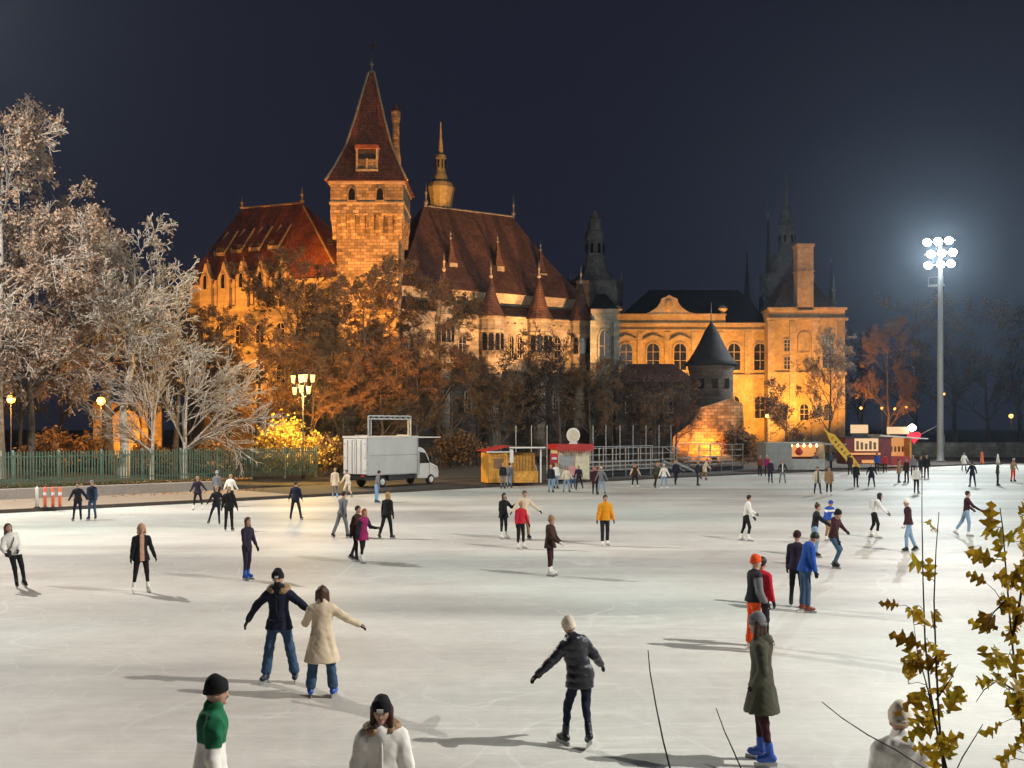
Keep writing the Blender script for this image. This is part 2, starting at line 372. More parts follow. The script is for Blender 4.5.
gv = leaf_scatter('grass', tuft, .2, M['green_leaf'], flat=3, seed=5, aspect=.12); tag(gv, 'short dull grass at the foot of the green fence', 'grass', kind='stuff')

# ------------------------------------------------------------------ green palisade fence
fa, fb = Vector((-31.5, 57.9, .74)), Vector((-13.5, 76.0, .74)); fd = (fb-fa); fl = fd.length; fu = fd.normalized()
fence = empty('palisade_fence', fa, math.atan2(fu.y, fu.x), 'long green metal palisade fence above the low concrete wall', 'fence')
sl = MB().prism([(-.036, .08), (.036, .08), (.036, 1.93), (0, 2.0), (-.036, 1.93)], -.012, .012).mesh('slat', M['fence_green'])
po = MB().box(-.05, .05, -.02, .08, -.1, 2.06).mesh('post', M['fence_post'])
n_sl = 150
for i in range(n_sl):
    o = link('slat', sl, fence, (fl*(i+.5)/n_sl, -.032, 0)); o.rotation_euler = (0, R(random.Random(i).uniform(-.5, .5)), 0)
for i in range(11): link('post', po, fence, (fl*i/10, .03, 0))
for z in (.35, 1.65): MB().box(0, fl, -.018, .018, z, z+.06).build('rail', M['fence_green'], fence)

# ------------------------------------------------------------------ floodlight masts of the rink
lens_on = mat_emit('floodlight_lens', (.95, 1.0, 1.0), 60)
def mast(x, y, h, watts, colour, aim, cone, label):
    ang = math.atan2(aim[1]-y, aim[0]-x); root = empty('floodlight_mast', (x, y, .0), ang-math.pi/2+math.pi, label, 'floodlight')   # local -y faces the aim
    MB().lathe([(.62, .0), (.62, .2), (.42, .24), (.40, 1.2), (.27, h-3.5), (.2, h+.6)], 14).build('pole', M['mast_grey'], root, True)
    MB().box(-.35, .35, .42, .72, 2.0, 3.2).build('control_box', M['mast_grey'], root, bevel=.02)
    MB().box(-1.5, .3, .35, .9, h-4.6, h-4.4).bar((-1.45, .6, h-4.4), (-1.45, .6, h-3.5), .05, .05).bar((.2, .6, h-4.4), (.2, .6, h-3.5), .05, .05).bar((-1.45, .6, h-3.5), (.2, .6, h-3.5), .05, .05).build('service_platform', M['mast_grey'], root)
    arms = MB()
    rows = [(h+.5, (-1.3, -.1, 1.1)), (h-.9, (-.9, .3, 1.5)), (h-2.2, (-1.2, .2, 1.3))]
    for z, xs in rows: arms.box(-1.75, 1.75, -.34, -.22, z-.06, z+.06)
    arms.build('crossarm', M['mast_grey'], root)
    for z, xs in rows:
        for xx in xs:
            hb = MB().lathe([(.16, -.42), (.34, -.28), (.44, 0), (.44, .04)], 12)
            hb.v = [(vx, -vz*math.cos(.55)-vy*math.sin(.55)*0-vy*.52, vy*.85-vz*.52) for vx, vy, vz in hb.v]
            o = hb.build('floodlight', M['dark_metal'], root, True, loc=(xx, -.75, z-.05))
            d = MB().lathe([(.46, .045), (.40, .12), (.2, .17)], 14); d.v = [(vx, -vz*math.cos(.55)-vy*.52, vy*.85-vz*.52) for vx, vy, vz in d.v]
            d.build('lens', lens_on, o)
    dx, dy = math.cos(ang), math.sin(ang)
    lamp_at('rink_light', 'SPOT', (x+dx*1.7, y+dy*1.7, h-1.2), watts, colour, aim, .18, R(cone), .8 if cone < 160 else .35)
    return root
ML = ['tall grey floodlight mast with blazing white lamps at the far end of the rink', 'tall floodlight mast beyond the near end of the ice', 'tall floodlight mast past the end of the green fence', 'tall floodlight mast on the long side of the ice, out by the open end']
for a, l in zip(MASTS, ML): mast(*a, l)
# ------------------------------------------------------------------ the floodlit castle
class Front:
    """a building whose front runs from pixel column pa at depth Da to column pb at depth Db; local x along it, y into it"""
    def __init__(s, pa, Da, pb, Db):
        s.A = Vector(((pa-CX)*Da/F, Da)); s.B = Vector(((pb-CX)*Db/F, Db)); s.u = (s.B-s.A).normalized(); s.L = (s.B-s.A).length
        s.n = Vector((-s.u.y, s.u.x)); s.rz = math.atan2(s.u.y, s.u.x)
    def x(s, px, back=0.0):
        k = (px-CX)/F; A = s.A+s.n*back; return (k*A.y-A.x)/(s.u.x-k*s.u.y)
    def z(s, px, py, back=0.0):
        t = s.x(px, back); D = s.A.y+s.n.y*back+t*s.u.y; return CZ-(py-HY)*D/F
    def root(s, name, label, cat): return empty(name, (s.A.x, s.A.y, 0), s.rz, label, cat)
    def world(s, x, y, z): p = s.A+s.u*x+s.n*y; return Vector((p.x, p.y, z))

def window(parent, outline_fn, x, y, w, z0, z1, mat_frame, bars=True, t=.16, deep=.1, pane=None, hood=False):
    """frame stands proud of the wall, dark pane inside it, glazing bars in front of the pane"""
    o = MB()
    outer = outline_fn(w+2*t, z0-t, z1+t); inner = outline_fn(w, z0, z1); k = len(outer); n = 0
    o.v = [(a, -.16, b) for a, b in outer]+[(a, -.16, b) for a, b in inner]+[(a, .02, b) for a, b in outer]+[(a, .02, b) for a, b in inner]
    for i in range(k):
        j = (i+1) % k; o.f += [(i, j, k+j, k+i), (2*k+j, 2*k+i, i, j), (k+i, k+j, 3*k+j, 3*k+i)]
    f = o.build('window', mat_frame, parent, loc=(x, y, 0))
    MB().prism(inner, -.05, -.02).build('pane', pane or M['window_glass'], f)
    if bars:
        b = MB().box(-.05, .05, -.10, -.055, z0, z1-.05)
        for q in (.36, .68): b.box(-w/2, w/2, -.09, -.052, z0+(z1-z0)*q-.04, z0+(z1-z0)*q+.04)
        b.build('glazing_bar', M['window_frame'], f)
    if hood: MB().prism([(-w*.85, z1+.35), (w*.85, z1+.35), (w*.85, z1+.6), (w*.4, z1+1.0), (0, z1+1.25), (-w*.4, z1+1.0), (-w*.85, z1+.6)], -.38, .0).build('window_hood', M['trim_stone'], f)
    return f
def finial(parent, x, y, z, h, r=.16, mat=None, name='finial'):
    return MB().lathe([(r*.6, z-.1), (r*.6, z+h*.12), (r*1.5, z+h*.18), (r*1.5, z+h*.24), (r*.6, z+h*.32), (r*.5, z+h*.5), (r*1.1, z+h*.56), (r*.4, z+h*.64), (r*.15, z+h)], 8, (x, y)).build(name, mat or M['trim_stone'], parent, True)
def hip_roof(L, depth, ze, zr, xr0, xr1, over=.5, bell=.0, yr=None):
    """hip roof with ridge from xr0 to xr1; bell > 0 makes the foot flare"""
    yr = depth/2 if yr is None else yr; m = MB()
    base = [(-over, -over), (L+over, -over), (L+over, depth+over), (-over, depth+over)]; rid = [(xr0, yr), (xr1, yr), (xr1, yr), (xr0, yr)]
    lev = [(0, 0), (.12, .12-bell*.35), (.3, .3-bell*.8), (.5, .5-bell), (.75, .75-bell*.6), (1, 1)] if bell else [(0, 0), (1, 1)]
    for q, hq in lev:
        for (bx, by), (rx, ry) in zip(base, rid): m.v.append((bx+(rx-bx)*q, by+(ry-by)*q, ze+(zr-ze)*hq))
    for i in range(len(lev)-1):
        for k in range(4): j = (k+1) % 4; m.f.append((i*4+k, i*4+j, (i+1)*4+j, (i+1)*4+k))
    m.f.append((3, 2, 1, 0)); return m

# --- square keep with the steep red roof
T = empty('castle_tower', ((371.5-CX)*129.2/F, 129.2, 0), 0, 'tall square floodlit stone tower with steep red tiled roof and dormer', 'tower')
D0 = 125.0; zt = lambda py: CZ-(py-HY)*D0/F; mp = D0/F
hw_lo, hw_up = 31*mp, 36.5*mp; zc = zt(214); ze = zt(181)
MB().box(-hw_lo, hw_lo, -hw_lo, hw_lo, 0, zc+.2).build('wall', M['tower_stone'], T)
up = MB().box(-hw_up, hw_up, -hw_up, hw_up, zc, ze).build('parapet', M['tower_stone'], T)
MB().box(-hw_up-.12, hw_up+.12, -hw_up-.12, hw_up+.12, zt(203)-.12, zt(203)+.12).box(-hw_up-.2, hw_up+.2, -hw_up-.2, hw_up+.2, ze-.35, ze-.05).build('string_course', M['trim_stone'], T)
for k in range(8):                                     # stepped brackets below the parapet
    c = -hw_up+.42+(2*hw_up-.84)*k/7; zb = zt(239)
    for sd in range(4):
        b = MB().prism([(c-.24, zb), (c+.24, zb), (c+.3, zc-.6), (c+.3, zc+.03), (c-.3, zc+.03), (c-.3, zc-.6)], -hw_up-.02, -hw_lo+.05)
        b.v = [(x, (y if (z > zb+.3) else -hw_lo-.03 if y < -hw_lo else y), z) for x, y, z in b.v]
        for q in range(sd): b.v = [(-y, x, z) for x, y, z in b.v]
        b.build('bracket', M['tower_stone'], T)
ro = hw_up+.5; s1, z1, s2, z2 = 23*mp, zt(147)+.6, 3*mp, zt(73)+1.3
rf = MB()
for a, z in ((ro, ze-.05), (ro*.80, zt(165)), (s1, z1), (s1*.64, zt(116)+.6), (s2, z2)): rf.v += [(-a, -a, z), (a, -a, z), (a, a, z), (-a, a, z)]
for i in range(4):
    for k in range(4): j = (k+1) % 4; rf.f.append((i*4+k, i*4+j, i*4+4+j, i*4+4+k))
rf.f += [(3, 2, 1, 0), (16, 17, 18, 19)]
rfo = rf.build('roof', M['red_tile'], T)
hipm = MB()
for sx in (-1, 1):
    pts = [(sx*ro, -ro, ze+.02), (sx*ro*.80, -ro*.80, zt(165)+.05), (sx*s1, -s1, z1+.05), (sx*s1*.64, -s1*.64, zt(116)+.64), (sx*s2, -s2, z2)]; hipm.tube(pts, .13, 5)
hipm.build('ridge_tile', M['trim_stone'], rfo)
finial(rfo, 0, 0, z2-.4, 2.6, .28, M['pale_dome']); MB().tube([(0, 0, z2+2.4), (0, 0, zt(46)+1.2)], .06, 5).build('flagpole', M['dark_metal'], rfo); MB().prism([(.0, z2+3.0), (.6, z2+3.1), (.5, z2+3.5), (.0, z2+3.5)], -.02, .02).build('weathervane', M['dark_metal'], rfo)
dm = MB(); xa, xb, za, zb = (360-370)*mp, (380-370)*mp, zt(170), zt(148); yf = -ro*.80+.0
dm.box(xa, xb, yf-.35, yf+2.6, za, za+1.3)
d_o = dm.build('dormer', M['tower_stone'], rfo)
MB().box(xa-.15, xb+.15, yf-.5, yf-.3, za-.12, za+.12).box(xa-.12, xa+.12, yf-.45, yf+2.2, za, zb+.3).box(xb-.12, xb+.12, yf-.45, yf+2.2, za, zb+.3).box((xa+xb)/2-.1, (xa+xb)/2+.1, yf-.42, yf-.3, za, za+1.35).build('dormer_frame', M['trim_stone'], rfo)
MB().prism([(xa-.3, zb-.0), (xb+.3, zb-.0), (xb+.1, zb+.4), (xa-.1, zb+.4)], yf-.6, yf+3).build('dormer_roof', M['red_tile'], rfo)
MB().box(xa+.1, xb-.1, yf-.1, yf+.05, za+1.3, zb).build('dormer_opening', M['dark_frame'], rfo)
for px, py in ((356, 192), (384, 192)):
    window(T, pointed, (px-371)*mp, -hw_up, .75, zt(py+8), zt(py-4), M['tower_stone'], False)
# slender stair turret behind the keep
S = empty('stair_turret', px_point(396, 427, 143).xy.to_3d(), 0, 'slender floodlit turret with tiny pyramid cap beside the tower roof', 'turret')
m2 = 143/F; z_ = lambda py: CZ-(py-HY)*m2
MB().lathe([(5.2*m2, 0), (5.2*m2, z_(160)), (3.6*m2, z_(148)), (3.4*m2, z_(124)), (4.6*m2, z_(119)), (4.8*m2, z_(112))], 8, ph=R(22.5)).build('shaft', M['tower_stone'], S)
MB().lathe([(5.4*m2, z_(112)), (3*m2, z_(108.5)), (.06, z_(103))], 8, ph=R(22.5)).build('cap', M['red_tile'], S)

# --- wing with the broad hip roof and gabled dormers
FW = Front(190, 141, 338, 133); wing = FW.root('castle_wing', 'castle wing with broad brown hip roof and row of floodlit gables', 'building')
zev = FW.z(191, 284); dep = 17.0
MB().box(0, FW.L, 0, dep, 0, zev).build('wall', M['hall_stone'], wing)
MB().box(-.25, FW.L+.1, -.3, -.002, zev-.8, zev-.2).box(-.2, FW.L+.1, -.25, -.003, FW.z(200, 312), FW.z(200, 308)).build('cornice', M['trim_stone'], wing)
zr = FW.z(302, 203, dep/2)
rr = hip_roof(FW.L, dep, zev-.05, zr, FW.x(242, dep/2), FW.x(302, dep/2), .5).build('roof', M['red_tile'], wing)
for px in (242, 302): finial(rr, FW.x(px, dep/2), dep/2, zr-.3, 2.4 if px > 300 else 1.8, .24)
MB().tube([(FW.x(242, dep/2), dep/2, zr), (FW.x(302, dep/2), dep/2, zr)], .16, 5).tube([(FW.L+.5, -.5, zev), (FW.x(302, dep/2), dep/2, zr)], .13, 5).build('ridge_tile', M['trim_stone'], rr)
sl_ = (zr-zev)/(dep/2+.5)
for px, py in ((222, 254), (239, 251), (257, 249), (276, 247)):       # long slit dormers
    for _ in (0,):
        b = 3.0
        for it in range(6): x0 = FW.x(px, b); zz = FW.z(px, py, b); b = (zz-zev)/sl_-.5
        d = MB().box(x0-.75, x0+.75, b-.5, b+.4, zz-.1, zz+.75); do = d.build('slit_dormer', M['dark_frame'], rr)
        MB().box(x0-.85, x0+.85, b-.65, b-.5, zz-.35, zz+.1).build('sill', M['trim_stone'], rr)
        for sx in (-.8, .8): MB().bar((x0+sx, b-.55, zz+.1), (x0+sx*.95, b+2.3, zz+.65+2.1*sl_), .17, .22).build('cheek', M['trim_stone'], rr)
        MB().poly([(x0-.8, b-.5, zz+.8), (x0+.8, b-.5, zz+.8), (x0+.8, b+2.3, zz+.5+2.1*sl_), (x0-.8, b+2.3, zz+.5+2.1*sl_)]).build('slit_roof', M['red_tile'], rr)
for px in (206, 224, 242, 261, 281):                                  # floodlit gables with spires
    x0 = FW.x(px, -.6); zt_ = FW.z(px, 283, -.6); w = .85
    gb = MB().prism([(x0-w, zev-3.4), (x0+w, zev-3.4), (x0+w, zev+.3), (x0+w*1.1, zev+.35), (x0+w*.5, zev+1.2), (x0+.1, zev+2.4), (x0-.1, zev+2.4), (x0-w*.5, zev+1.2), (x0-w*1.1, zev+.35), (x0-w, zev+.3)], -.75, .15).build('gable', M['trim_stone'], wing)
    finial(gb, x0, -.3, zev+2.2, 1.0, .12)
    window(wing, pointed, x0, -.75, .55, zev-.9, zev+.9, M['trim_stone'], False, .12)
    MB().box(x0+w+.35, x0+w+.75, -.55, .2, zev-3, zev+.2).build('merlon', M['trim_stone'], wing)
for i in range(7):
    for zz in (9.5, 14.6): window(wing, arch, 1.6+i*(FW.L-3)/6.2, 0, 1.1, zz, zz+2.4, M['trim_stone'])

# --- palace: hip roof, lean-to gallery roof, round oriel turrets with cones
FP = Front(403, 128, 592, 143); pal = FP.root('castle_palace', 'long stone palace with steep brown hip roof and round oriel turrets', 'building')
dep = 15.0; xw = lambda px: FP.x(px); zq = lambda px, py: FP.z(px, py)
ze = zq(500, 291); zr = FP.z(475, 209, dep/2)
MB().box(0, FP.L, 2.2, dep, 0, ze).build('wall', M['hall_stone'], pal)
zw = zq(510, 316)                                                      # top of the projecting lower wall
zl = zq(510, 369)
MB().box(0, FP.L-.6, 0, 2.6, zl, zw).build('upper_front_wall', M['hall_stone'], pal)
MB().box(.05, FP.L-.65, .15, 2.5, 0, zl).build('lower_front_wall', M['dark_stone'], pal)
MB().box(-.2, FP.L-.4, -.22, .2, zl-.25, zl+.2).box(-.15, FP.L-.45, -.18, .1, zw-.3, zw).build('string_course', M['trim_stone'], pal)
MB().poly([(0, -.3, zw+.02), (FP.L-.4, -.3, zw+.02), (FP.L-.4, 2.25, zw+1.55), (0, 2.25, zw+1.55)]).poly([(0, -.3, zw-.1), (0, 2.3, zw-.1), (FP.L-.4, 2.3, zw-.1), (FP.L-.4, -.3, zw-.1)]).build('gallery_roof', M['brown_tile'], pal)
MB().box(-.3, FP.L+.2, 1.75, 2.22, ze-1.25, ze-.02).build('frieze', M['trim_stone'], pal)
pr = hip_roof(FP.L, dep, ze-.03, zr, FP.x(430, dep/2), FP.x(519, dep/2), .3, .06, dep/2).build('roof', M['brown_tile'], pal, loc=(0, 1.6, 0))
for px, hh in ((432, 3.4), (520, 3.2)): finial(pr, FP.x(px, dep/2), dep/2, zr-.3, hh, .2, M['lead_grey'])
MB().tube([(FP.x(430, dep/2), dep/2, zr), (FP.x(519, dep/2), dep/2, zr)], .14, 5).build('ridge_tile', M['lead_grey'], pr)
for px, py in ((453, 272), (500, 275), (543, 282)):                    # dormers with thin spires
    x0 = FP.x(px, 4); zz = FP.z(px, py, 4)
    d = MB().box(x0-.55, x0+.55, 2.2, 5, zz-.2, zz+1.1).build('dormer', M['hall_stone'], pr); MB().lathe([(1.0, zz+1.1), (.45, zz+2.3), (.08, zz+4.2)], 4, (x0, 3.0), R(45)).build('spire', M['brown_tile'], d); finial(d, x0, 3.0, zz+4.0, 1.5, .13, M['lead_grey'])
MB().bar((FP.x(410, 0)-.1, 1.5, ze+.3), (FP.x(408, 3), 4, ze+5.5), .25, .3).build('lightning_ladder', M['lead_grey'], pr)
def oriel(px, r_px, tip_y, base_y, shaft_px, back=.0, lowest=True):
    x0 = xw(px); D = FP.world(x0, 0, 0).y; m = D/F; r = r_px*m; zb = zq(px, base_y); zt1 = zq(px, tip_y); yc = back; lo = zl-.2
    t = MB().lathe([(shaft_px*m, 0), (shaft_px*m, lo-2.2), (shaft_px*m*1.1, lo-1.6), (r*.96, lo), (r*1.05, lo+.12), (r*1.05, lo+.4), (r, lo+.5), (r, zb-.5), (r*1.07, zb-.4), (r*1.07, zb)], 12, (x0, yc), R(15)).build('turret', M['hall_stone'], pal)
    MB().lathe([(r*1.22, zb-.12), (r*.85, zb+.9), (r*.5, zb+(zt1-zb)*.5), (r*.12, zt1)], 16, (x0, yc)).build('cone_roof', M['brown_tile'], t)
    finial(t, x0, yc, zt1-.25, 2.6, .17, M['trim_stone'])
    zc_ = (zb+lo)/2
    MB().lathe([(r*1.04, zc_+1.25), (r*1.06, zc_+1.3), (r*1.06, zc_+1.5), (r*1.04, zc_+1.55)], 12, (x0, yc), R(15)).build('band', M['trim_stone'], t)
    for q in range(5):
        a = R(-150+30*q); c = Vector((x0+math.cos(a)*r*.975, yc+math.sin(a)*r*.975, 0))
        f = MB(); w = r*.19
        f.prism(arch(2*w, zc_-1.0, zc_+1.1), -.07, .02); f.v = [((vx*math.cos(a+math.pi/2)-vy*math.sin(a+math.pi/2))+c.x, (vx*math.sin(a+math.pi/2)+vy*math.cos(a+math.pi/2))+c.y, vz) for vx, vy, vz in f.v]
        f.build('window', M['window_glass'], t)
    return t
oriel(444, 10, 272, 300, 6, .0); oriel(490, 12.6, 279, 316, 8, -.2); oriel(538, 12.6, 279, 319, 7, -.2); oriel(580, 12.2, 284, 321, 7, -.2)
for px, w, y0, y1 in ((462, 1.0, 362, 335), (511, .62, 358, 336), (519, .62, 358, 336), (557, 1.0, 358, 337)):
    window(pal, pointed, xw(px), 0, w, zq(px, y0), zq(px, y1), M['trim_stone'], True, .14)
for px in (512, 519, 468, 556): window(pal, arch, xw(px), .15, .75, zq(px, 412), zq(px, 391), M['trim_stone'], True, .14)
for px in (508, 515, 522, 554, 561): MB().lathe([(.05, zw-1.1), (.22, zw-.95), (.05, zw-.8)], 8, (xw(px), -.05)).build('boss', M['trim_stone'], pal)

# --- gothic chapel bay
FC = Front(592, 138, 617, 138); ch = FC.root('chapel_bay', 'narrow grey gothic bay with tall pointed window beside the palace', 'building')
zc = FC.z(604, 309); MB().box(0, FC.L, 0, 12, 0, zc).build('wall', M['grey_stone'], ch); MB().box(-.15, FC.L+.15, -.2, -.002, zc-.6, zc).build('cornice', M['trim_stone'], ch)
MB().box(-.25, .45, -.6, .1, 0, zc-1.5).build('buttress', M['grey_stone'], ch); MB().box(FC.L-.45, FC.L+.25, -.6, .1, 0, zc-1.5).build('buttress', M['grey_stone'], ch)
window(ch, pointed, FC.L/2, 0, 1.25, FC.z(604, 380), FC.z(604, 330), M['grey_stone'], True, .22)
hip_roof(FC.L, 12, zc, FC.z(604, 288), 1.0, FC.L-1, .2).build('roof', M['slate'], ch)

# --- baroque block with arched windows, curved gable and corner pavilion
FB = Front(614, 160, 769, 160); bar_ = FB.root('baroque_building', 'amber floodlit baroque building with arched windows and curved gable', 'building')
mb_ = 160/F; xb = lambda px: FB.x(px); zb_ = lambda py: CZ-(py-HY)*mb_
ztop = zb_(323)
MB().box(0, FB.L-.02, 0, 14, 0, ztop).build('wall', M['baroque_stucco'], bar_)
MB().box(-.2, FB.L-.05, -.55, -.002, zb_(326), zb_(323)).box(-.1, FB.L-.05, -.28, -.003, zb_(331), zb_(329.4)).box(-.1, FB.L-.05, -.3, -.004, zb_(378), zb_(374.5)).build('cornice', M['trim_stone'], bar_)
MB().box(xb(615), xb(725), -.3, .6, ztop+.003, zb_(315.5)).build('parapet', M['baroque_stucco'], bar_); MB().box(xb(614), xb(726), -.45, .7, zb_(315.4), zb_(314)).build('coping', M['trim_stone'], bar_)
gx = lambda px: xb(px)
MB().prism([(gx(645), zb_(314)), (gx(696), zb_(314)), (gx(688), zb_(312)), (gx(682), zb_(308)), (gx(678), zb_(303)), (gx(677), zb_(299)), (gx(672), zb_(297)), (gx(669), zb_(295)), (gx(666), zb_(297)), (gx(661), zb_(299)), (gx(660), zb_(303)), (gx(656), zb_(308)), (gx(650), zb_(312))], -.35, .4).build('gable', M['trim_stone'], bar_)
MB().lathe([(.5, zb_(310)), (.62, zb_(306)), (.45, zb_(301))], 10, (gx(668.5), -.45), 0, 1, .3).build('cartouche', M['baroque_stucco'], bar_)
for px in (618, 723): MB().lathe([(.3, zb_(314)), (.3, zb_(312)), (.75, zb_(309)), (.5, zb_(306.5)), (.15, zb_(305))], 10, (xb(px), .1)).build('urn', M['trim_stone'], bar_)
for px in (626, 653, 680, 707, 734, 760): window(bar_, arch, xb(px), 0, 1.75, zb_(370), zb_(343.5), M['trim_stone'], True, .22, hood=px < 700)
for px in (614.6, 640, 667, 694, 721, 747): MB().box(xb(px)-.38, xb(px)+.38, -.2, -.005, zb_(374), zb_(332)).build('pilaster', M['trim_stone'], bar_)
for px in (626, 653, 680, 734, 760): window(bar_, arch, xb(px), 0, 1.5, zb_(418), zb_(396), M['trim_stone'], True, .2)
hip_roof(FB.L-.1, 14, ztop+.01, zb_(284), 6, FB.L-3, .2).build('roof', M['slate'], bar_)
FQ = Front(769, 157, 845, 157); pv = FQ.root('corner_pavilion', 'amber floodlit corner pavilion with dark pyramid roof and tall chimney', 'building')
m3 = 157/F; zp = lambda py: CZ-(py-HY)*m3; xp = lambda px: FQ.x(px)
MB().box(0, FQ.L, 0, 13, 0, zp(308)).build('wall', M['baroque_stucco'], pv)
MB().box(-.35, FQ.L+.35, -.4, -.003, zp(320.5), zp(318)).box(-.25, FQ.L+.25, -.3, -.002, zp(310), zp(307.5)).box(-.2, FQ.L+.2, -.25, -.004, zp(375), zp(372)).build('cornice', M['trim_stone'], pv)
for px in (771, 793, 815, 841): MB().box(xp(px)-.5, xp(px)+.5, -.24, -.005, 0, zp(321)).build('pilaster', M['trim_stone'], pv)
hip_roof(FQ.L, 13, zp(307.4), zp(252), FQ.L/2-.4, FQ.L/2+.4, -.8, .05).build('roof', M['brown_tile'], pv)
cm = MB().box(xp(797), xp(813), -.3, 2.0, zp(312), zp(247)).build('chimney', M['trim_stone'], pv); MB().box(xp(796), xp(814), -.5, 2.2, zp(247), zp(244)).box(xp(796.2), xp(813.8), -.4, 2.1, zp(272), zp(270.5)).build('chimney_cap', M['trim_stone'], cm)
for a, b in ((351, 340), (369, 357)): window(pv, lambda w, z0, z1: [(-w/2, z0), (w/2, z0), (w/2, z1), (-w/2, z1)], xp(787), 0, .85, zp(a), zp(b), M['trim_stone'], True, .16)
window(pv, arch, xp(804), 0, 1.5, zp(352), zp(333), M['trim_stone'], False, .2, pane=M['trim_stone']); window(pv, arch, xp(828), 0, 1.6, zp(368), zp(334), M['trim_stone'], True, .2)
for a, b in ((420, 404),):
    for px in (782, 804, 828): window(pv, arch, xp(px), 0, 1.2, zp(a), zp(b), M['trim_stone'], True, .16)
finial(pv, xp(838), 2, zp(308), 5.0, .3, M['lead_grey'])

# --- spires and domes that rise behind
def spire(name, px, D, prof, label, mat, ground_r, base_py, seg=12, extra=None):
    o = empty(name, ((px-CX)*D/F, D+ground_r*D/F, 0), 0, label, 'tower'); m = D/F; zz = lambda py: CZ-(py-HY)*m
    MB().lathe([(ground_r*m, 0), (ground_r*m, zz(base_py))], 8, ph=R(22.5)).build('shaft', M['dark_stone'], o)
    MB().lathe([(r*m, zz(py)) for r, py in prof], seg).build('dome', mat, o)
    for q in range(8 if extra else 0):
        a = R(22.5+45*q); r, y0, y1 = extra; MB().box(-.12*r*m, .12*r*m, -.1, .1, zz(y0), zz(y1)).build('lantern_opening', M['window_glass'], o, loc=(r*m*math.cos(a), r*m*math.sin(a), 0)).rotation_euler[2] = a+math.pi/2
    return o, zz
spire('lantern_spire', 440, 150, [(11, 206), (13, 192), (14.5, 186), (12, 181), (8, 178), (6, 172), (5, 170), (4.6, 167), (4.6, 157), (6, 156), (5.5, 153), (3, 151), (2.6, 149), (1.3, 135), (.5, 119)], 'golden baroque spire with bulbous lantern behind the palace roof', M['copper_lantern'], 11, 205, 12, (4.7, 166, 158))
o, zz = spire('crown_dome', 597, 168, [(28, 312), (29, 290), (28, 283), (29, 280), (24, 277), (19, 274), (12.5, 264), (11, 256), (11.5, 254), (10, 252), (9, 240), (11, 236), (10, 228), (7, 226), (6.5, 217), (7, 216), (4, 211), (1, 205)], 'dark baroque dome with crowned lantern right of the palace', M['pale_dome'], 27, 310, 8, (9.4, 250, 240))
for sx in (-1, 1): finial(o, sx*27*168/F, 0, zz(282), 2.0, .3, M['pale_dome'])
spire('church_spire', 794, 178, [(32, 320), (30, 300), (26, 297), (28, 278), (29, 272), (24, 270), (21, 262), (14, 250), (8.5, 248), (8, 240), (9, 238), (8, 230), (8, 222), (9, 220), (6, 214), (4.5, 211), (4, 200), (2, 196), (1.2, 182), (.5, 166)], 'dark lead dome with tall needle lantern above the corner pavilion', M['pale_dome'], 30, 318, 10, (8.4, 238, 231))
for px, y0, y1, l in ((768, 292, 207, 'thin dark spire left of the lead dome'), (747, 300, 250, 'short thin dark spire over the baroque roof'), (831, 308, 262, 'thin dark spire above the pavilion corner')):
    D = 182; m = D/F; o = empty('needle_spire', ((px-CX)*m, D, 0), 0, l, 'spire', 'thin spires behind the baroque block'); zz = lambda py: CZ-(py-HY)*m
    MB().lathe([(9*m, 0), (9*m, zz(y0+6)), (4*m, zz(y0)), (1.6*m, zz((y0+y1)/2)), (.25*m, zz(y1))], 8).build('roof', M['slate'], o); MB().lathe([(.5*m, zz(y1+22)), (.7*m, zz(y1+10)), (.1*m, zz(y1-3))], 6).build('finial', M['lead_grey'], o)

# --- round gate tower and the ruined wall at its foot
G = empty('gate_tower', ((716-CX)*124/F, 127, 0), 0, 'round dark stone gate tower with flared witch-hat roof', 'tower')
m4 = 124/F; zg = lambda py: CZ-(py-HY)*m4
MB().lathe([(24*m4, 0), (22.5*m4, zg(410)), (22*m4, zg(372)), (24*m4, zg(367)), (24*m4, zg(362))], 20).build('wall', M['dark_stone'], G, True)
MB().lathe([(28*m4, zg(364)), (21*m4, zg(356)), (13*m4, zg(342)), (6.5*m4, zg(328.5)), (1.2*m4, zg(320)), (.4*m4, zg(318))], 20).build('roof', M['slate'], G, True)
MB().lathe([(.9*m4, zg(320)), (.6*m4, zg(312)), (.15*m4, zg(299))], 6).build('finial', M['lead_grey'], G)
for a in (-125, -90, -55): MB().box(-.28, .28, -.1, .12, zg(388), zg(378)).build('arrow_slit', M['window_glass'], G, loc=(22.2*m4*math.cos(R(a)), 22.2*m4*math.sin(R(a)), 0)).rotation_euler[2] = R(a+90)
rw = MB().prism([((668-716)*m4, 0), ((742-716)*m4, 0), ((738-716)*m4, zg(404)), ((726-716)*m4, zg(399)), ((712-716)*m4, zg(404)), ((697-716)*m4, zg(408)), ((690-716)*m4, zg(421)), ((670-716)*m4, zg(437))], -.8, .8).build('ruined_wall', M['tower_stone'], None, loc=((716-CX)*m4, 122.4, 0))
tag(rw, 'sloping ruined stone wall glowing orange below the gate tower', 'wall')
lo = MB(); FL_ = Front(616, 134, 694, 134)
gh = FL_.root('gate_house', 'low dark stone range between the chapel bay and the gate tower', 'building')
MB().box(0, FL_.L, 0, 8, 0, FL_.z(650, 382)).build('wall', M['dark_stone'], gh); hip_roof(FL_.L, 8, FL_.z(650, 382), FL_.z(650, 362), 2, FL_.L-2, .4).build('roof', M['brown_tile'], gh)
for px in (630, 648, 668): window(gh, arch, FL_.x(px), 0, 1.0, FL_.z(px, 412), FL_.z(px, 396), M['trim_stone'], True, .15)

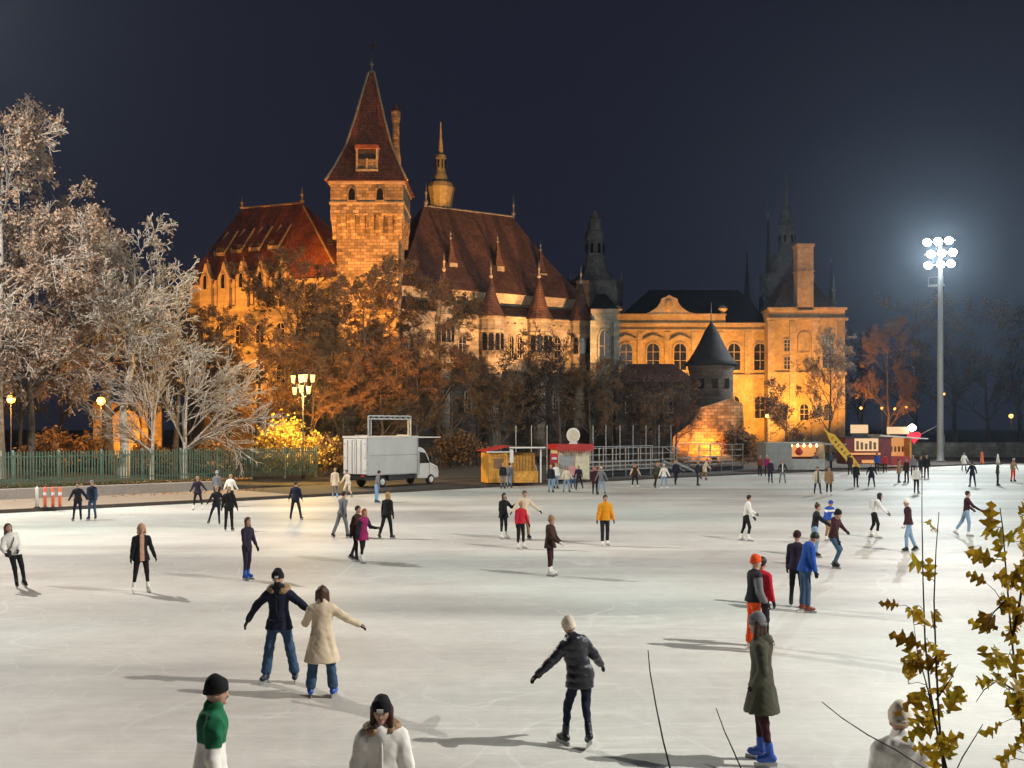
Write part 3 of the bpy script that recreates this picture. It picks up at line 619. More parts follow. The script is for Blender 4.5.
# --- ground floodlights that light the castle, and small ones added higher up
def flood(loc, aim, power, colour, cone, label, blend=.6, size=.25):
    d = (Vector(aim)-Vector(loc)).normalized(); rz = math.atan2(d.y, d.x)-math.pi/2
    o = empty('floodlight', (loc[0], loc[1], loc[2]+.1), rz, label, 'floodlight', 'castle floodlights')
    MB().box(-.3, .3, -.2, .15, .28, .72).build('housing', M['dark_metal'], o, bevel=.03); MB().box(-.05, .05, -.1, .1, 0, .3).box(-.3, .3, -.3, .3, 0, .05).build('stand', M['dark_metal'], o)
    MB().box(-.26, .26, .155, .17, .32, .68).build('lens', M['castle_lens'], o)
    p = Vector(loc)+Vector((d.x, d.y, 0))*.45; lamp_at('castle_light', 'SPOT', (p.x, p.y, loc[2]+.65), power, colour, aim, size, cone, blend)
mat_emit('castle_lens', (1.0, .55, .12), 12)
RIDGE = FP.z(475, 209, 7.5)
for px_, tpx, ay, py_, pw_, cn, l_ in ((434, 396, 142.6, 132, 6000, 60, 'small added floodlight on the palace ridge end aimed at the slender turret'), (446, 440, 151, 160, 5000, 70, 'small added floodlight on the palace ridge aimed at the golden spire')):
    w_ = FP.world(FP.x(px_, 9.5), 9.5, 0); flood((w_.x, w_.y, RIDGE-.75), ((tpx-CX)*ay/F, ay, CZ-(py_-HY)*ay/F), pw_, AMBER, R(cn), l_)  # lamps added behind the ridge to brighten the turret and the spire
for i_, (px_, pw_) in enumerate(((265, 7000), (318, 8000), (372, 9000), (432, 6000))):
    flood(((px_-CX)*91/F, 91, 0), ((px_-CX)*106/F, 106, 21), pw_*1.6, SODIUM, R(50), 'ground floodlight among the brown trees, %s of four' % ('leftmost', 'second', 'third', 'rightmost')[i_], .8)
tx = (371.5-CX)*129.2/F
flood((tx-3.5, 111, 0), (tx, 125, 27), 125000, SODIUM, R(50), 'ground floodlight below the tall square tower, at the tower left corner')
flood((tx+5, 112, 0), (tx, 125, 33), 125000, SODIUM, R(50), 'ground floodlight below the tall square tower, at the tower right corner')
wc = FW.world(FW.L*.35, -9, 0); wt = FW.world(FW.L*.35, 0, 22)
flood((wc.x, wc.y, 0), (wt.x, wt.y, 23), 56000, SODIUM, R(85), 'ground floodlight below the gabled castle wing')
rt_ = FW.world(FW.L*.45, 5, 0); flood((tx-4.45, 126.5, 25), (rt_.x, rt_.y, 28), 6000, SODIUM, R(95), 'small added floodlight high on the square tower aimed at the wing roof')  # lamp added on the tower wall to brighten the wing roof
wc = FW.world(FW.L*.5, -24, 0); wt = FW.world(FW.L*.5, 6, 27)
flood((wc.x, wc.y, 0), (wt.x, wt.y, 28), 60000, SODIUM, R(46), 'ground floodlight among the trees before the gabled wing')
for i, (x, pw) in enumerate(((5, 52000), (13.5, 76000), (21, 76000))):
    a = FP.world(x, -21, 0); b = FP.world(x, 0, 15.5); flood((a.x, a.y, 0), (b.x, b.y, 17.8), pw*.95, (1.0, .46, .13), R(29), 'ground floodlight below the palace %s' % ('near the square tower', 'middle oriel', 'end oriel')[i], .5)
for i, (px, pw) in enumerate(((640, 18000), (690, 18000), (752, 19000))):
    x = (px-CX)*160/F; flood((x, 147, 0), (x, 160, 13), pw, AMBER, R(88), 'ground floodlight below the baroque %s' % ('first windows', 'gable', 'end windows')[i])
x = (806-CX)*157/F; flood((x, 144, 0), (x, 157, 17), 25000, AMBER, R(88), 'ground floodlight below the corner pavilion')
x = (713-CX)*119.5/F; flood((x, 118.6, 0), (x-.4, 122, 4.5), 4600, (1, .31, .035), R(130), 'glaring ground floodlight at the foot of the ruined wall')
# ------------------------------------------------------------------ trees
def grow(r, P, Rr, m, t0, t1, ang, lng, up, wob, pts=5, rad=.55, outward=None, taper=.25):
    """children of branches P (n,k,3) with radii Rr (n,k): m per parent, at t0..t1, splayed by ang, bending by up"""
    n, k, _ = P.shape; t = np.sort(r.uniform(t0, t1, (n, m)), 1); f = t*(k-1); i = np.clip(f.astype(int), 0, k-2); w = (f-i)[..., None]
    ar = np.arange(n)[:, None]; S = P[ar, i]*(1-w)+P[ar, i+1]*w; T = P[ar, i+1]-P[ar, i]; T /= np.linalg.norm(T, axis=2)[..., None]+1e-9
    rs = (Rr[ar, i]*(1-w[..., 0])+Rr[ar, i+1]*w[..., 0])
    L = np.linalg.norm(np.diff(P, axis=1), axis=2).sum(1)[:, None]*lng*(1.15-.55*t)*r.uniform(.7, 1.25, (n, m))
    q = r.normal(size=(n, m, 3)); q -= T*(q*T).sum(2)[..., None]; q /= np.linalg.norm(q, axis=2)[..., None]
    a = np.radians(ang)*r.uniform(.65, 1.3, (n, m))[..., None]; d = T*np.cos(a)+q*np.sin(a)
    if outward is not None: d = d+np.array(outward); d /= np.linalg.norm(d, axis=2)[..., None]
    S = S.reshape(-1, 3); d = d.reshape(-1, 3); L = L.reshape(-1); rs = rs.reshape(-1); N = len(S)
    out = np.zeros((N, pts, 3)); out[:, 0] = S; st = L/(pts-1)
    for j in range(1, pts):
        d = d+r.normal(size=(N, 3))*wob; d[:, 2] += up; d /= np.linalg.norm(d, axis=1)[:, None]; out[:, j] = out[:, j-1]+d*st[:, None]
    rr = np.minimum(rs*rad, .9*rs)[:, None]*np.linspace(1, taper, pts)[None]
    return out, rr
def tubes(P, Rr, seg):
    n, k, _ = P.shape; T = np.gradient(P, axis=1); T /= np.linalg.norm(T, axis=2)[..., None]+1e-9
    ref = np.where(np.abs(T[..., 2:3]) > .85, np.array([1., 0, 0]), np.array([0, 0, 1.])); A = np.cross(T, ref); A /= np.linalg.norm(A, axis=2)[..., None]+1e-9; B = np.cross(T, A)
    an = 2*np.pi*np.arange(seg)/seg; V = P[:, :, None]+(A[:, :, None]*np.cos(an)[None, None, :, None]+B[:, :, None]*np.sin(an)[None, None, :, None])*Rr[:, :, None, None]
    idx = np.arange(n*k*seg).reshape(n, k, seg); a = idx[:, :-1]; b = idx[:, 1:]
    Q = np.stack([a, np.roll(a, -1, 2), np.roll(b, -1, 2), b], -1).reshape(-1, 4); return V.reshape(-1, 3), Q
def join(parts):
    V, Q, o = [], [], 0
    for v, q in parts: V.append(v); Q.append(q+o); o += len(v)
    return np.concatenate(V), np.concatenate(Q)
def tree_meshes(seed, H, r0, spec, mats, lean=(0, 0), leaves=0, leaf=.2, trunk_pts=9, twig_min=.012, leaf_lv=-1, wob=.08, crook=.05):
    """spec: list of (m, t0, t1, ang, len, up, wob, rad); returns [(part name, mesh)]"""
    r = np.random.default_rng(seed); z = np.linspace(0, H, trunk_pts); P = np.zeros((1, trunk_pts, 3)); P[0, :, 2] = z
    off = np.cumsum(r.normal(size=(trunk_pts, 2))*crook*H/trunk_pts, 0); off -= off[0]; q = (z/H)[:, None]
    P[0, :, :2] = off+q*np.array(lean)*H; P[0, 0, 2] = -.3
    Rr = np.maximum(r0*(1-.88*(z/H)**.9), .03)[None]; Rr[0, 0] *= 1.35
    lv = [(P, Rr)]
    for s in spec: lv.append(grow(r, *lv[-1], s[0], s[1], s[2], s[3], s[4], s[5], s[6], rad=s[7], outward=s[8] if len(s) > 8 else None))
    lv = [(p, np.maximum(q_, twig_min)) for p, q_ in lv]
    big = [tubes(*lv[0], 9), tubes(*lv[1], 6)]; small = [tubes(p, q_, 4 if i == 0 else 3) for i, (p, q_) in enumerate(lv[2:])]
    out = [('trunk', np_mesh('trunk', *join(big), mats[0])), ('crown', np_mesh('crown', *join(small), mats[1]))]
    if leaves:
        Pt = lv[leaf_lv][0]; i = r.integers(0, len(Pt), leaves); c = np.abs(np.sin(Pt[:, 0, 0]*.9+seed)+np.sin(Pt[:, 0, 1]*1.1)+np.sin(Pt[:, 0, 2]*.8+2))
        keep = c[i] > .55; i = i[keep]
        pts = Pt[i, r.integers(1, Pt.shape[1], len(i))]+r.normal(size=(len(i), 3))*leaf*.8
        n = len(pts); d = r.normal(size=(n, 3)); d /= np.linalg.norm(d, axis=1)[:, None]; e = np.cross(d, r.normal(size=(n, 3))); e /= np.linalg.norm(e, axis=1)[:, None]
        sz = leaf*r.uniform(.55, 1.35, (n, 1)); a = d*sz*.5; b = e*sz*.36; up = np.cross(d, e)*sz*.15
        V = np.stack([pts-a, pts-b+up, pts+a, pts+b+up], 1).reshape(-1, 3); Q = np.arange(4*n).reshape(n, 4)
        out.append(('foliage', np_mesh('foliage', V, np.concatenate([Q[:, [0, 1, 2]], Q[:, [0, 2, 3]]]), mats[2], smooth=False)))
    return out
def plant(name, meshes, loc, label, cat='tree', group=None, rz=0, sc=1.0):
    o = empty(name, loc, rz, label, cat, group); o.scale = (sc, sc, sc) if not isinstance(sc, tuple) else sc
    for n, me in meshes: link(n, me, o)
    return o
def at(px, D, z=.6): return ((px-CX)*D/F, D, z)

# leafy plane tree at the photo's left border
spec_big = [(15, .22, .98, 62, .52, .03, .10, .5), (9, .2, 1, 48, .45, .02, .14, .5), (7, .2, 1, 46, .42, .0, .18, .5), (5, .2, 1, 45, .5, -.03, .2, .6)]
plant('plane_tree', tree_meshes(11, 19.0, .5, spec_big, (M['pale_bark'], M['twig'], M['dry_leaf']), (.0, 0), 24000, .2, twig_min=.028), at(-4, 70, .8), 'huge tree with pale dry leaves towering over the fence by the border')
plant('plane_tree', tree_meshes(12, 14.5, .28, spec_big, (M['bark'], M['twig'], M['dry_leaf']), (.0, -.04), 15000, .2, twig_min=.026), at(30, 71, .8), 'lower tree with pale dry leaves behind the orange bollards')
# dark trunk
spec_dark = [(10, .45, 1, 50, .45, .05, .12, .5), (7, .2, 1, 45, .45, .02, .15, .5), (6, .2, 1, 45, .45, 0, .2, .5)]
plant('dark_tree', tree_meshes(21, 15, .5, spec_dark, (M['bark'], M['brown_twig'], M['rust_leaf']), (0, 0), 2500, .26, twig_min=.025), at(109, 82, .7), 'dark straight-trunked tree behind the pale crooked one')
# bare pale tree with a crooked trunk
spec_bare = [(17, .38, 1, 54, .42, .05, .16, .5), (10, .15, 1, 50, .45, .02, .2, .5), (7, .15, 1, 45, .45, 0, .22, .55), (4, .2, 1, 40, .45, -.02, .2, .6)]
plant('bare_tree', tree_meshes(33, 14.8, .36, spec_bare, (M['pale_bark'], M['pale_twig'], M['dry_leaf']), (.05, 0), 1300, .24, twig_min=.025, crook=.12), at(122, 72.5, .75), 'bare whitish tree with crooked trunk behind the green fence')
plant('bare_tree', tree_meshes(34, 10.5, .3, spec_bare[:3], (M['bark'], M['brown_twig'], M['dry_leaf']), (.05, 0), 5000, .24, twig_min=.025), at(172, 88, .7), 'thin brownish tree between the pale trees and the castle wing')
# low bare tree swept to one side
spec_swept = [(13, .2, 1, 55, .95, .0, .06, .55, (.75, -.1, .25)), (8, .15, 1, 28, .5, -.01, .10, .5, (.3, 0, .1)), (6, .15, 1, 30, .5, -.03, .14, .55), (2, .2, 1, 30, .5, -.05, .15, .6)]
plant('weeping_tree', tree_meshes(41, 7.6, .30, spec_swept, (M['pale_bark'], M['pale_twig'], M['dry_leaf']), (.05, 0), 0, twig_min=.022), at(184, 70.5, .75), 'low bare white tree with branches swept to one side', sc=(.72, .8, .74))
plant('weeping_tree', tree_meshes(42, 5.0, .16, spec_swept[:3], (M['pale_bark'], M['twig'], M['dry_leaf']), (0, 0), 0, twig_min=.02), at(152, 70, .75), 'small bare shrub tree beside the low white tree', rz=R(180))
# shrubs along the fence, the yellow one is lit from inside by the lamp
def shrub_meshes(seed, h, w, leaves, leaf, mats):
    r = np.random.default_rng(seed); n = 26; P = np.zeros((n, 6, 3)); a = r.uniform(0, 2*np.pi, n); s = r.uniform(.15, 1, n)
    q = np.linspace(0, 1, 6)[None, :]; P[..., 0] = np.cos(a)[:, None]*s[:, None]*w*(q**.8); P[..., 1] = np.sin(a)[:, None]*s[:, None]*w*.7*(q**.8); P[..., 2] = h*q*(1-.35*s[:, None]**2)*r.uniform(.75, 1.05, (n, 1))
    Rr = .04*(1-.7*q)*np.ones((n, 1)); l2 = grow(r, P, Rr, 7, .2, 1, 45, .4, .02, .15, rad=.6); l3 = grow(r, *l2, 5, .2, 1, 45, .5, .0, .2, rad=.7)
    Pt = np.concatenate([l2[0].reshape(-1, 3), l3[0].reshape(-1, 3)]); pts = Pt[r.integers(0, len(Pt), leaves)]+r.normal(size=(leaves, 3))*leaf*.7
    d = r.normal(size=(leaves, 3)); d /= np.linalg.norm(d, axis=1)[:, None]; e = np.cross(d, r.normal(size=(leaves, 3))); e /= np.linalg.norm(e, axis=1)[:, None]
    sz = leaf*r.uniform(.6, 1.4, (leaves, 1)); A = d*sz*.5; B = e*sz*.3; V = np.stack([pts-A, pts-B, pts+A, pts+B], 1).reshape(-1, 3); Q = np.arange(4*leaves).reshape(leaves, 4)
    return [('stems', np_mesh('stems', *join([tubes(P, Rr, 5), tubes(*l2, 3), tubes(*[l3[0], np.maximum(l3[1], .012)], 3)]), mats[0])), ('foliage', np_mesh('foliage', V, Q, mats[1], smooth=False))]
plant('shrub', shrub_meshes(51, 3.6, 3.3, 4200, .24, (M['brown_twig'], M['gold_leaf'])), at(286, 79, .6), 'golden leafed shrub glowing under the cluster lamp', 'shrub')
dark_sh = shrub_meshes(52, 2.0, 1.9, 2600, .2, (M['dark_twig'], M['rust_leaf']))
for px, D, sc, l in ((40, 76, 1.3, 'dark shrub under the first orange lamp'), (70, 80, 1.5, 'dark shrub between the two orange lamps'), (150, 79, 1.2, 'dark shrub behind the crooked trunk'), (213, 78, 1.2, 'dark shrub left of the golden shrub'), (340, 86, 1.3, 'dark shrub right of the golden shrub, behind the truck'), (455, 101, 1.4, 'dark shrub before the palace foot'), (740, 118, 1.6, 'dark shrub right of the gate tower foot')):
    plant('shrub', dark_sh, at(px, D, .5), l, 'shrub', 'dark shrubs along the park', rz=px, sc=sc)
# brown trees before the castle
spec_mid = [(13, .22, 1, 50, .50, .06, .12, .5), (9, .2, 1, 45, .45, .04, .16, .5), (7, .2, 1, 42, .45, .02, .2, .55), (3, .2, 1, 40, .5, 0, .2, .6)]
mid_a = tree_meshes(61, 16.5, .32, spec_mid, (M['bark'], M['brown_twig'], M['rust_leaf']), (0, 0), 21000, .16, twig_min=.024)
mid_b = tree_meshes(62, 15.5, .30, spec_mid, (M['bark'], M['brown_twig'], M['rust_leaf']), (.02, 0), 17000, .16, twig_min=.024)
thin_c = tree_meshes(63, 11.5, .2, spec_mid, (M['bark'], M['dark_twig'], M['rust_leaf']), (0, 0), 1800, .2, twig_min=.02)
GR = 'brown trees before the castle'
for px, D, me, sc, rz, l in ((296, 104, mid_a, .95, 0, 'round brown-leafed tree before the gabled wing'), (332, 107, mid_b, .92, 1, 'brown tree left of the square tower foot'), (366, 103, mid_a, .93, 2.2, 'tall brown tree hiding the square tower foot'), (400, 109, mid_b, .76, 3.1, 'brown tree at the right corner of the square tower'), (438, 106, mid_a, .86, 4.0, 'brown tree before the first palace oriel'), (228, 118, mid_b, .66, 5, 'brown tree before the left end of the gabled wing')):
    plant('brown_tree', me, at(px, D, .5), l, 'tree', GR, rz, (sc*1.1, sc*1.1, sc))
GU = 'low understory trees before the castle'
for i, (px, D, sc) in enumerate(((212, 96, .66), (256, 99, .74), (312, 97, .55), (345, 99, .52), (382, 100, .55), (416, 101, .6), (452, 103, .55), (500, 106, .5), (590, 112, .5), (655, 116, .42))):
    plant('understory_tree', (mid_b if i % 2 else mid_a), at(px, D, .5), 'low brown understory tree %s' % ('left of the golden shrub', 'behind the golden shrub', 'behind the cluster lamp', 'behind the back doors of the truck', 'behind the screen frame of the truck', 'behind the roof flap of the truck', 'between the truck and the yellow hut', 'behind the yellow hut', 'behind the cream kiosk', 'behind the metal stand')[i], 'tree', GU, i*1.7+.5, (sc*1.25, sc*1.25, sc))
GR = 'thin bare trees before the palace'
for px, D, sc, rz, l in ((478, 108, .75, 0, 'thin bare tree before the second oriel shaft'), (530, 112, .95, 1.3, 'thin bare tree before the third oriel'), (560, 110, 1.0, 2.1, 'thin bare tree left of the chapel bay'), (612, 116, .8, 3.3, 'thin bare tree before the chapel bay'), (640, 118, .7, 4.2, 'thin bare tree before the low dark range'), (676, 119, .66, 5.1, 'thin bare tree left of the gate tower')):
    plant('bare_tree', thin_c, at(px, D, .4), l, 'tree', GR, rz, (sc*.9, sc*.9, sc))
umb = tree_meshes(71, 5.6, .22, [(9, .35, 1, 60, .75, .02, .14, .55), (9, .2, 1, 48, .5, .0, .18, .5), (7, .2, 1, 45, .45, -.02, .2, .55), (3, .2, 1, 40, .5, 0, .2, .6)], (M['bark'], M['dark_twig'], M['rust_leaf']), (0, 0), 2600, .22, twig_min=.02)
plant('broad_tree', umb, at(786, 121, .4), 'low broad dark tree before the corner pavilion', rz=.4, sc=1.05)
plant('brown_tree', mid_b, at(829, 126, .4), 'slim orange-lit tree before the pavilion corner', rz=2.0, sc=(.6, .6, .82))
plant('brown_tree', mid_a, at(888, 150, .4), 'orange-lit tree above the snack stalls', rz=1.0, sc=(.75, .75, .88))
far_t = tree_meshes(81, 20, .4, spec_mid[:3], (M['bark'], M['dark_twig'], M['rust_leaf']), (0, 0), 2500, .3, twig_min=.04)
for px, D, sc, rz, l in ((862, 190, .85, .5, 'dim far tree right of the pavilion'), (915, 178, 1.0, 0, 'dim far tree left of the floodlight mast'), (955, 185, 1.05, 1, 'dim far tree right of the floodlight mast'), (988, 172, .9, 2, 'dim far tree above the right rink end'), (1020, 180, 1.0, 3, 'dim far tree at the right border'), (1062, 176, 1.0, 4, 'dim far tree cut by the right border')):
    plant('far_tree', far_t, at(px, D, .4), l, 'tree', 'far trees at the rink end', rz, sc)
for i, (px, D) in enumerate(((-30, 100), (20, 97), (60, 104), (150, 108), (190, 112))):
    plant('park_tree', mid_b, at(px, D, .4), ('brown park tree far behind the fence at the border', 'brown park tree behind the first orange lamp', 'brown park tree behind the second orange lamp', 'brown park tree behind the crooked pale tree', 'brown park tree below the left end of the wing roof')[i], 'tree', 'park trees behind the fence', i*1.3, (.75, .75, .72+.04*i))

# ------------------------------------------------------------------ oak saplings and bare twigs close to the camera
def oak_leaf(seed):
    r = random.Random(seed); L = .115; n = 22; side = []; ph = r.uniform(-.5, .5)
    for i in range(n+1):
        t = .08+.9*i/n; w = .041*math.sin(math.pi*min(1, t**.85))**.55*(.62+.38*math.cos(2*math.pi*3.3*t+ph))*r.uniform(.93, 1.07); side.append((max(w, .002), L*t))
    R_ = [(0, 0)]+side+[(0, L)]; V = []; Fc = []
    for s in (1, -1):
        b = len(V)
        for w, y in R_: V += [(0, y, .006*math.sin(y*40)), (s*w, y+(.006 if w > .025 else 0), .22*w+.012*math.sin(y*55+s+seed)-.9*y*y*1.6)]
        V = [(x, y, z-(.9*y*y*1.6 if x == 0 else 0)) if i >= b else (x, y, z) for i, (x, y, z) in enumerate(V)]
        for i in range(len(R_)-1): q = (b+2*i, b+2*i+1, b+2*i+3, b+2*i+2); Fc.append(q if s > 0 else q[::-1])
    me = bpy.data.meshes.new('leaf'); me.from_pydata(V, [], Fc); me.materials.append(M['oak_leaf']); me.validate()
    for p in me.polygons: p.use_smooth = True
    return me
OAK = [oak_leaf(i) for i in range(5)]
def sapling(label, stems, D, seed, leaves):
    """stems: pixel polylines at depth D; leaves: (px, py, size, turn)"""
    r = random.Random(seed); base = px_point(stems[0][0][0], 768, D); root = empty('oak_sapling', (base.x, D, -.05), 0, label, 'sapling')
    B = Vector((base.x, D, -.05)); stem_pts = []
    for k, st in enumerate(stems):
        pts = [px_point(x, y, D+.06*math.sin(k*2+i*.7))-B for i, (x, y) in enumerate(st)]
        for a_, b_ in zip(pts, pts[1:]): stem_pts += [a_.lerp(b_, q/8) for q in range(9)]
        if st[0][1] >= 760: pts = [Vector((pts[0].x+.25*(pts[0].x-pts[1].x), 0, 0))]+pts
        rr = [max(.0022, .0085*(1-.8*i/(len(pts)-1)))*(1 if k < 2 else .6) for i in range(len(pts))]
        MB().tube(pts, rr, 6).build('stem', M['bark'], root, True)
    for px, py, sz, turn in leaves:
        p = px_point(px, py, D+r.uniform(-.08, .08))-B; o = link('leaf', OAK[r.randrange(5)], root, p)
        best = min((((q.x-p.x)**2+(q.z-p.z)**2, q) for q in stem_pts if q.z < p.z+.06), key=lambda e: e[0])[1]
        if (best-p).length > .012: MB().tube([best, best.lerp(p, .5)+Vector((0, 0, .012)), p], [.0022, .0017, .0013], 5).build('petiole', M['bark'], root, True)
        s = sz/22*D/5.5*1.0; o.scale = (s, s, s); o.rotation_euler = (R(78+r.uniform(-28, 28)), R(turn), R(r.uniform(-45, 45)))
ra = random.Random(8)
def leafy(cols):
    out = []
    for x0, x1, y, n in cols:
        for i in range(max(1, round(n*.48))): out.append((ra.uniform(x0, x1), y+ra.uniform(-8, 8), ra.uniform(17, 31), ra.uniform(-160, 160)))
    return out
sapling('young oak sapling with two bare tips and yellow leaves, before the white-hatted skater', [[(948, 775), (938, 735), (930, 690), (925, 640), (923, 580), (922, 520), (922, 478)], [(944, 775), (939, 720), (936, 660), (934, 600), (936, 550), (939, 512)], [(938, 735), (928, 690), (917, 650), (912, 610)], [(936, 700), (950, 680), (958, 664)]], 5.6,
        3, leafy([(931, 936, 522, 1), (922, 930, 568, 3), (924, 932, 582, 3), (896, 912, 600, 3), (905, 930, 612, 4), (924, 942, 625, 5), (908, 930, 642, 6), (900, 926, 655, 6), (912, 944, 665, 7), (930, 955, 655, 5), (940, 958, 680, 5), (944, 964, 695, 6), (908, 930, 690, 6), (920, 948, 710, 6), (922, 945, 728, 6), (928, 945, 750, 5), (932, 956, 765, 6)]))
sapling('taller leafy oak sapling with yellow-brown leaves at the right border', [[(1030, 775), (1021, 720), (1016, 680), (1010, 620), (1006, 570), (1003, 530), (1000, 508)], [(1012, 640), (1020, 600), (1026, 560), (1028, 520)], [(1006, 600), (994, 612), (985, 628)], [(1014, 690), (998, 680), (984, 690), (976, 702)]], 5.0,
        4, leafy([(1008, 1022, 512, 4), (982, 1000, 525, 4), (992, 1024, 535, 5), (1012, 1024, 560, 4), (980, 1010, 560, 6), (984, 1006, 578, 6), (990, 1020, 590, 6), (980, 1004, 608, 6), (996, 1022, 620, 6), (982, 1008, 636, 6), (1006, 1024, 650, 5), (984, 1010, 665, 5), (990, 1016, 684, 6), (1000, 1024, 700, 6), (994, 1020, 720, 5), (1002, 1024, 740, 5), (996, 1022, 758, 6)]))
def twig(label, pts, D, r):
    B = px_point(pts[-1][0], 768, D); root = empty('bare_twig', (B.x, D, -.05), 0, label, 'twig', 'bare twigs by the camera'); P = [px_point(x, y, D)-Vector((B.x, D, -.05)) for x, y in pts]
    P.append(Vector((P[-1].x+(P[-1].x-P[-2].x)*1.0, .1, 0))); MB().tube(P, [r*(.5+.6*i/(len(P)-1)) for i in range(len(P))], 6).build('stem', M['dark_twig'], root, True)
twig('thin upright bare twig left of the olive coat', [(648, 650), (650, 672), (656, 706), (663, 740), (671, 772)], 5.4, .0048)
twig('short bare twig at the foot of the olive coat', [(716, 708), (724, 730), (733, 750), (744, 775)], 5.4, .0042)
twig('slanting bare twig across the white-hatted skater', [(822, 702), (842, 718), (868, 735), (896, 750), (930, 772)], 5.2, .0045)
twig('short bare twig right of the white-hatted skater', [(983, 724), (972, 742), (962, 758), (954, 775)], 5.2, .0040)
# ------------------------------------------------------------------ box truck with a screen frame on its roof
c0 = ground(367, 488.5, .16); tu = Vector((.616, .788, 0)); tn = Vector((.788, -.616, 0)); rc = c0-tn*1.08
tr = empty('box_truck', (rc.x, rc.y, .164), math.atan2(tu.y, tu.x), 'white box truck with empty screen frame on its roof and open side flap', 'truck')
Lb = 4.75
MB().box(0, Lb, -1.08, 1.08, .86, 3.22).build('box_body', M['white_panel'], tr, bevel=.03)
MB().box(-.06, Lb+.05, -1.13, 1.13, 3.22, 3.34).build('roof_trim', M['white_paint'], tr)
for z in (.84, 2.1): MB().box(.02, Lb-.02, -1.112, -1.083, z-.03, z+.03).build('side_rail', M['galvanised'], tr)
for x in (.0, Lb-.06): MB().box(x, x+.07, -1.12, -1.075, .84, 3.24).build('corner_post', M['galvanised'], tr)
for s in (-1, 1):
    d = MB().box(-.055, -.004, min(s*.02, s*1.04), max(s*.02, s*1.04), .9, 3.16).build('rear_door', M['white_paint'], tr, bevel=.015)
    MB().tube([(-.09, s*.2, .95), (-.09, s*.2, 3.1)], .022, 6).tube([(-.09, s*.62, .95), (-.09, s*.62, 3.1)], .022, 6).build('lock_rod', M['steel'], d)
    for z in (1.1, 1.9, 2.8): MB().box(-.085, -.05, s*.93-.07, s*.93+.07, z, z+.07).build('hinge', M['galvanised'], d)
MB().box(-.12, .1, -1.0, 1.0, .55, .72).build('rear_bumper', M['dark_metal'], tr)
for s in (-1, 1): MB().box(-.14, -.1, s*.8-.16, s*.8+.16, .72, .83).build('tail_light', M['red_paint'], tr)
MB().box(.1, 6.2, -.8, .8, .48, .85).build('chassis', M['dark_metal'], tr); MB().box(2.0, 3.6, -1.05, -.82, .42, .8).build('side_skirt', M['dark_metal'], tr)
cab = MB().prism([(Lb+.08, .45), (6.95, .45), (7.0, .9), (6.85, 1.25), (6.15, 1.5), (5.55, 2.38), (5.25, 2.55), (Lb+.08, 2.6)], -1.0, 1.0).build('cab', M['white_paint'], tr, bevel=.06)
MB().prism([(5.05, 1.48), (6.0, 1.48), (5.58, 2.18), (5.05, 2.25)], -1.012, -1.002).build('door_glass', M['window_glass'], cab)
MB().poly([(6.16, -.85, 1.53), (6.16, .85, 1.53), (5.62, .8, 2.34), (5.62, -.8, 2.34)]).build('windscreen', M['window_glass'], cab, loc=(.03, 0, .02))
MB().box(4.95, 4.99, -1.014, -1.0, .7, 2.35).build('door_seam', M['dark_metal'], cab); MB().box(5.98, 6.0, -1.014, -1.0, .7, 1.5).build('door_seam', M['dark_metal'], cab)
MB().box(5.9, 6.1, -1.28, -1.06, 1.55, 1.95).build('wing_mirror', M['dark_metal'], cab, bevel=.03)
for s in (-1, 1): MB().box(6.8, 6.97, s*.72-.18, s*.72+.18, .95, 1.18).build('headlight', M['steel'], cab, bevel=.03)
def wheel(x, y, s):
    w = MB().lathe([(.2, -.11), (.33, -.11), (.36, -.07), (.36, .07), (.33, .11), (.2, .11)], 18); w.v = [(a, c, b) for a, b, c in w.v]
    o = w.build('wheel', M['black_rubber'], tr, True, loc=(x, y, .36))
    h = MB().lathe([(.19, -.02), (.21, .02), (.08, .05)], 12); h.v = [(a, s*(c+.095), b) for a, b, c in h.v]; h.build('rim', M['white_paint'], o)
for x in (1.45, 6.15):
    for s in (-1, 1): wheel(x, s*.93, s)
sf = MB(); xa, xb, z0, z1 = .25, 4.2, 3.34, 4.66
for a, b in (((xa, -.95, z0), (xa, -.95, z1)), ((xb, -.95, z0), (xb, -.95, z1)), ((xa, -.95, z1), (xb, -.95, z1)), ((xa+.22, -.95, z0), (xa+.22, -.95, z1-.2)), ((xb-.22, -.95, z0), (xb-.22, -.95, z1-.2)), ((xa, -.95, z1-.2), (xb, -.95, z1-.2))): sf.bar(a, b, .08, .08)
for i in range(16): x = xa+.1+(xb-xa-.2)*i/15; sf.bar((x, -.95, z1-.18), (x+(.12 if i % 2 else -.12), -.95, z1-.02), .03, .03)
for s, x in ((1, xa), (-1, xb)): sf.bar((x, -.95, z0+.05), (x, .3, z0+.05), .06, .06)
sf.build('screen_frame', M['galvanised'], tr)
MB().box(Lb+.05, Lb+2.3, -1.12, .9, 3.20, 3.27).build('roof_flap', M['white_paint'], tr)

# ------------------------------------------------------------------ bollards
for i, (px, col, l) in enumerate(((37, 'white_paint', 'white bollard beside the three orange ones'), (45, 'orange_plastic', 'orange bollard next to the white one'), (53, 'orange_plastic', 'middle one of the three orange bollards'), (60, 'orange_plastic', 'orange bollard nearest the dark couple'))):
    p = ground(px, 508, .164); o = empty('bollard', p, 0, l, 'bollard', 'bollards by the fence')
    MB().lathe([(.075, .05), (.075, .98), (.06, 1.02), (.02, 1.04)], 12).build('post', M[col], o, True); MB().lathe([(.16, 0), (.16, .04), (.09, .06)], 12).build('base', M['black_rubber'], o)
    if col != 'white_paint': MB().lathe([(.077, .62), (.078, .63), (.078, .76), (.077, .77)], 12).build('band', M['white_paint'], o)

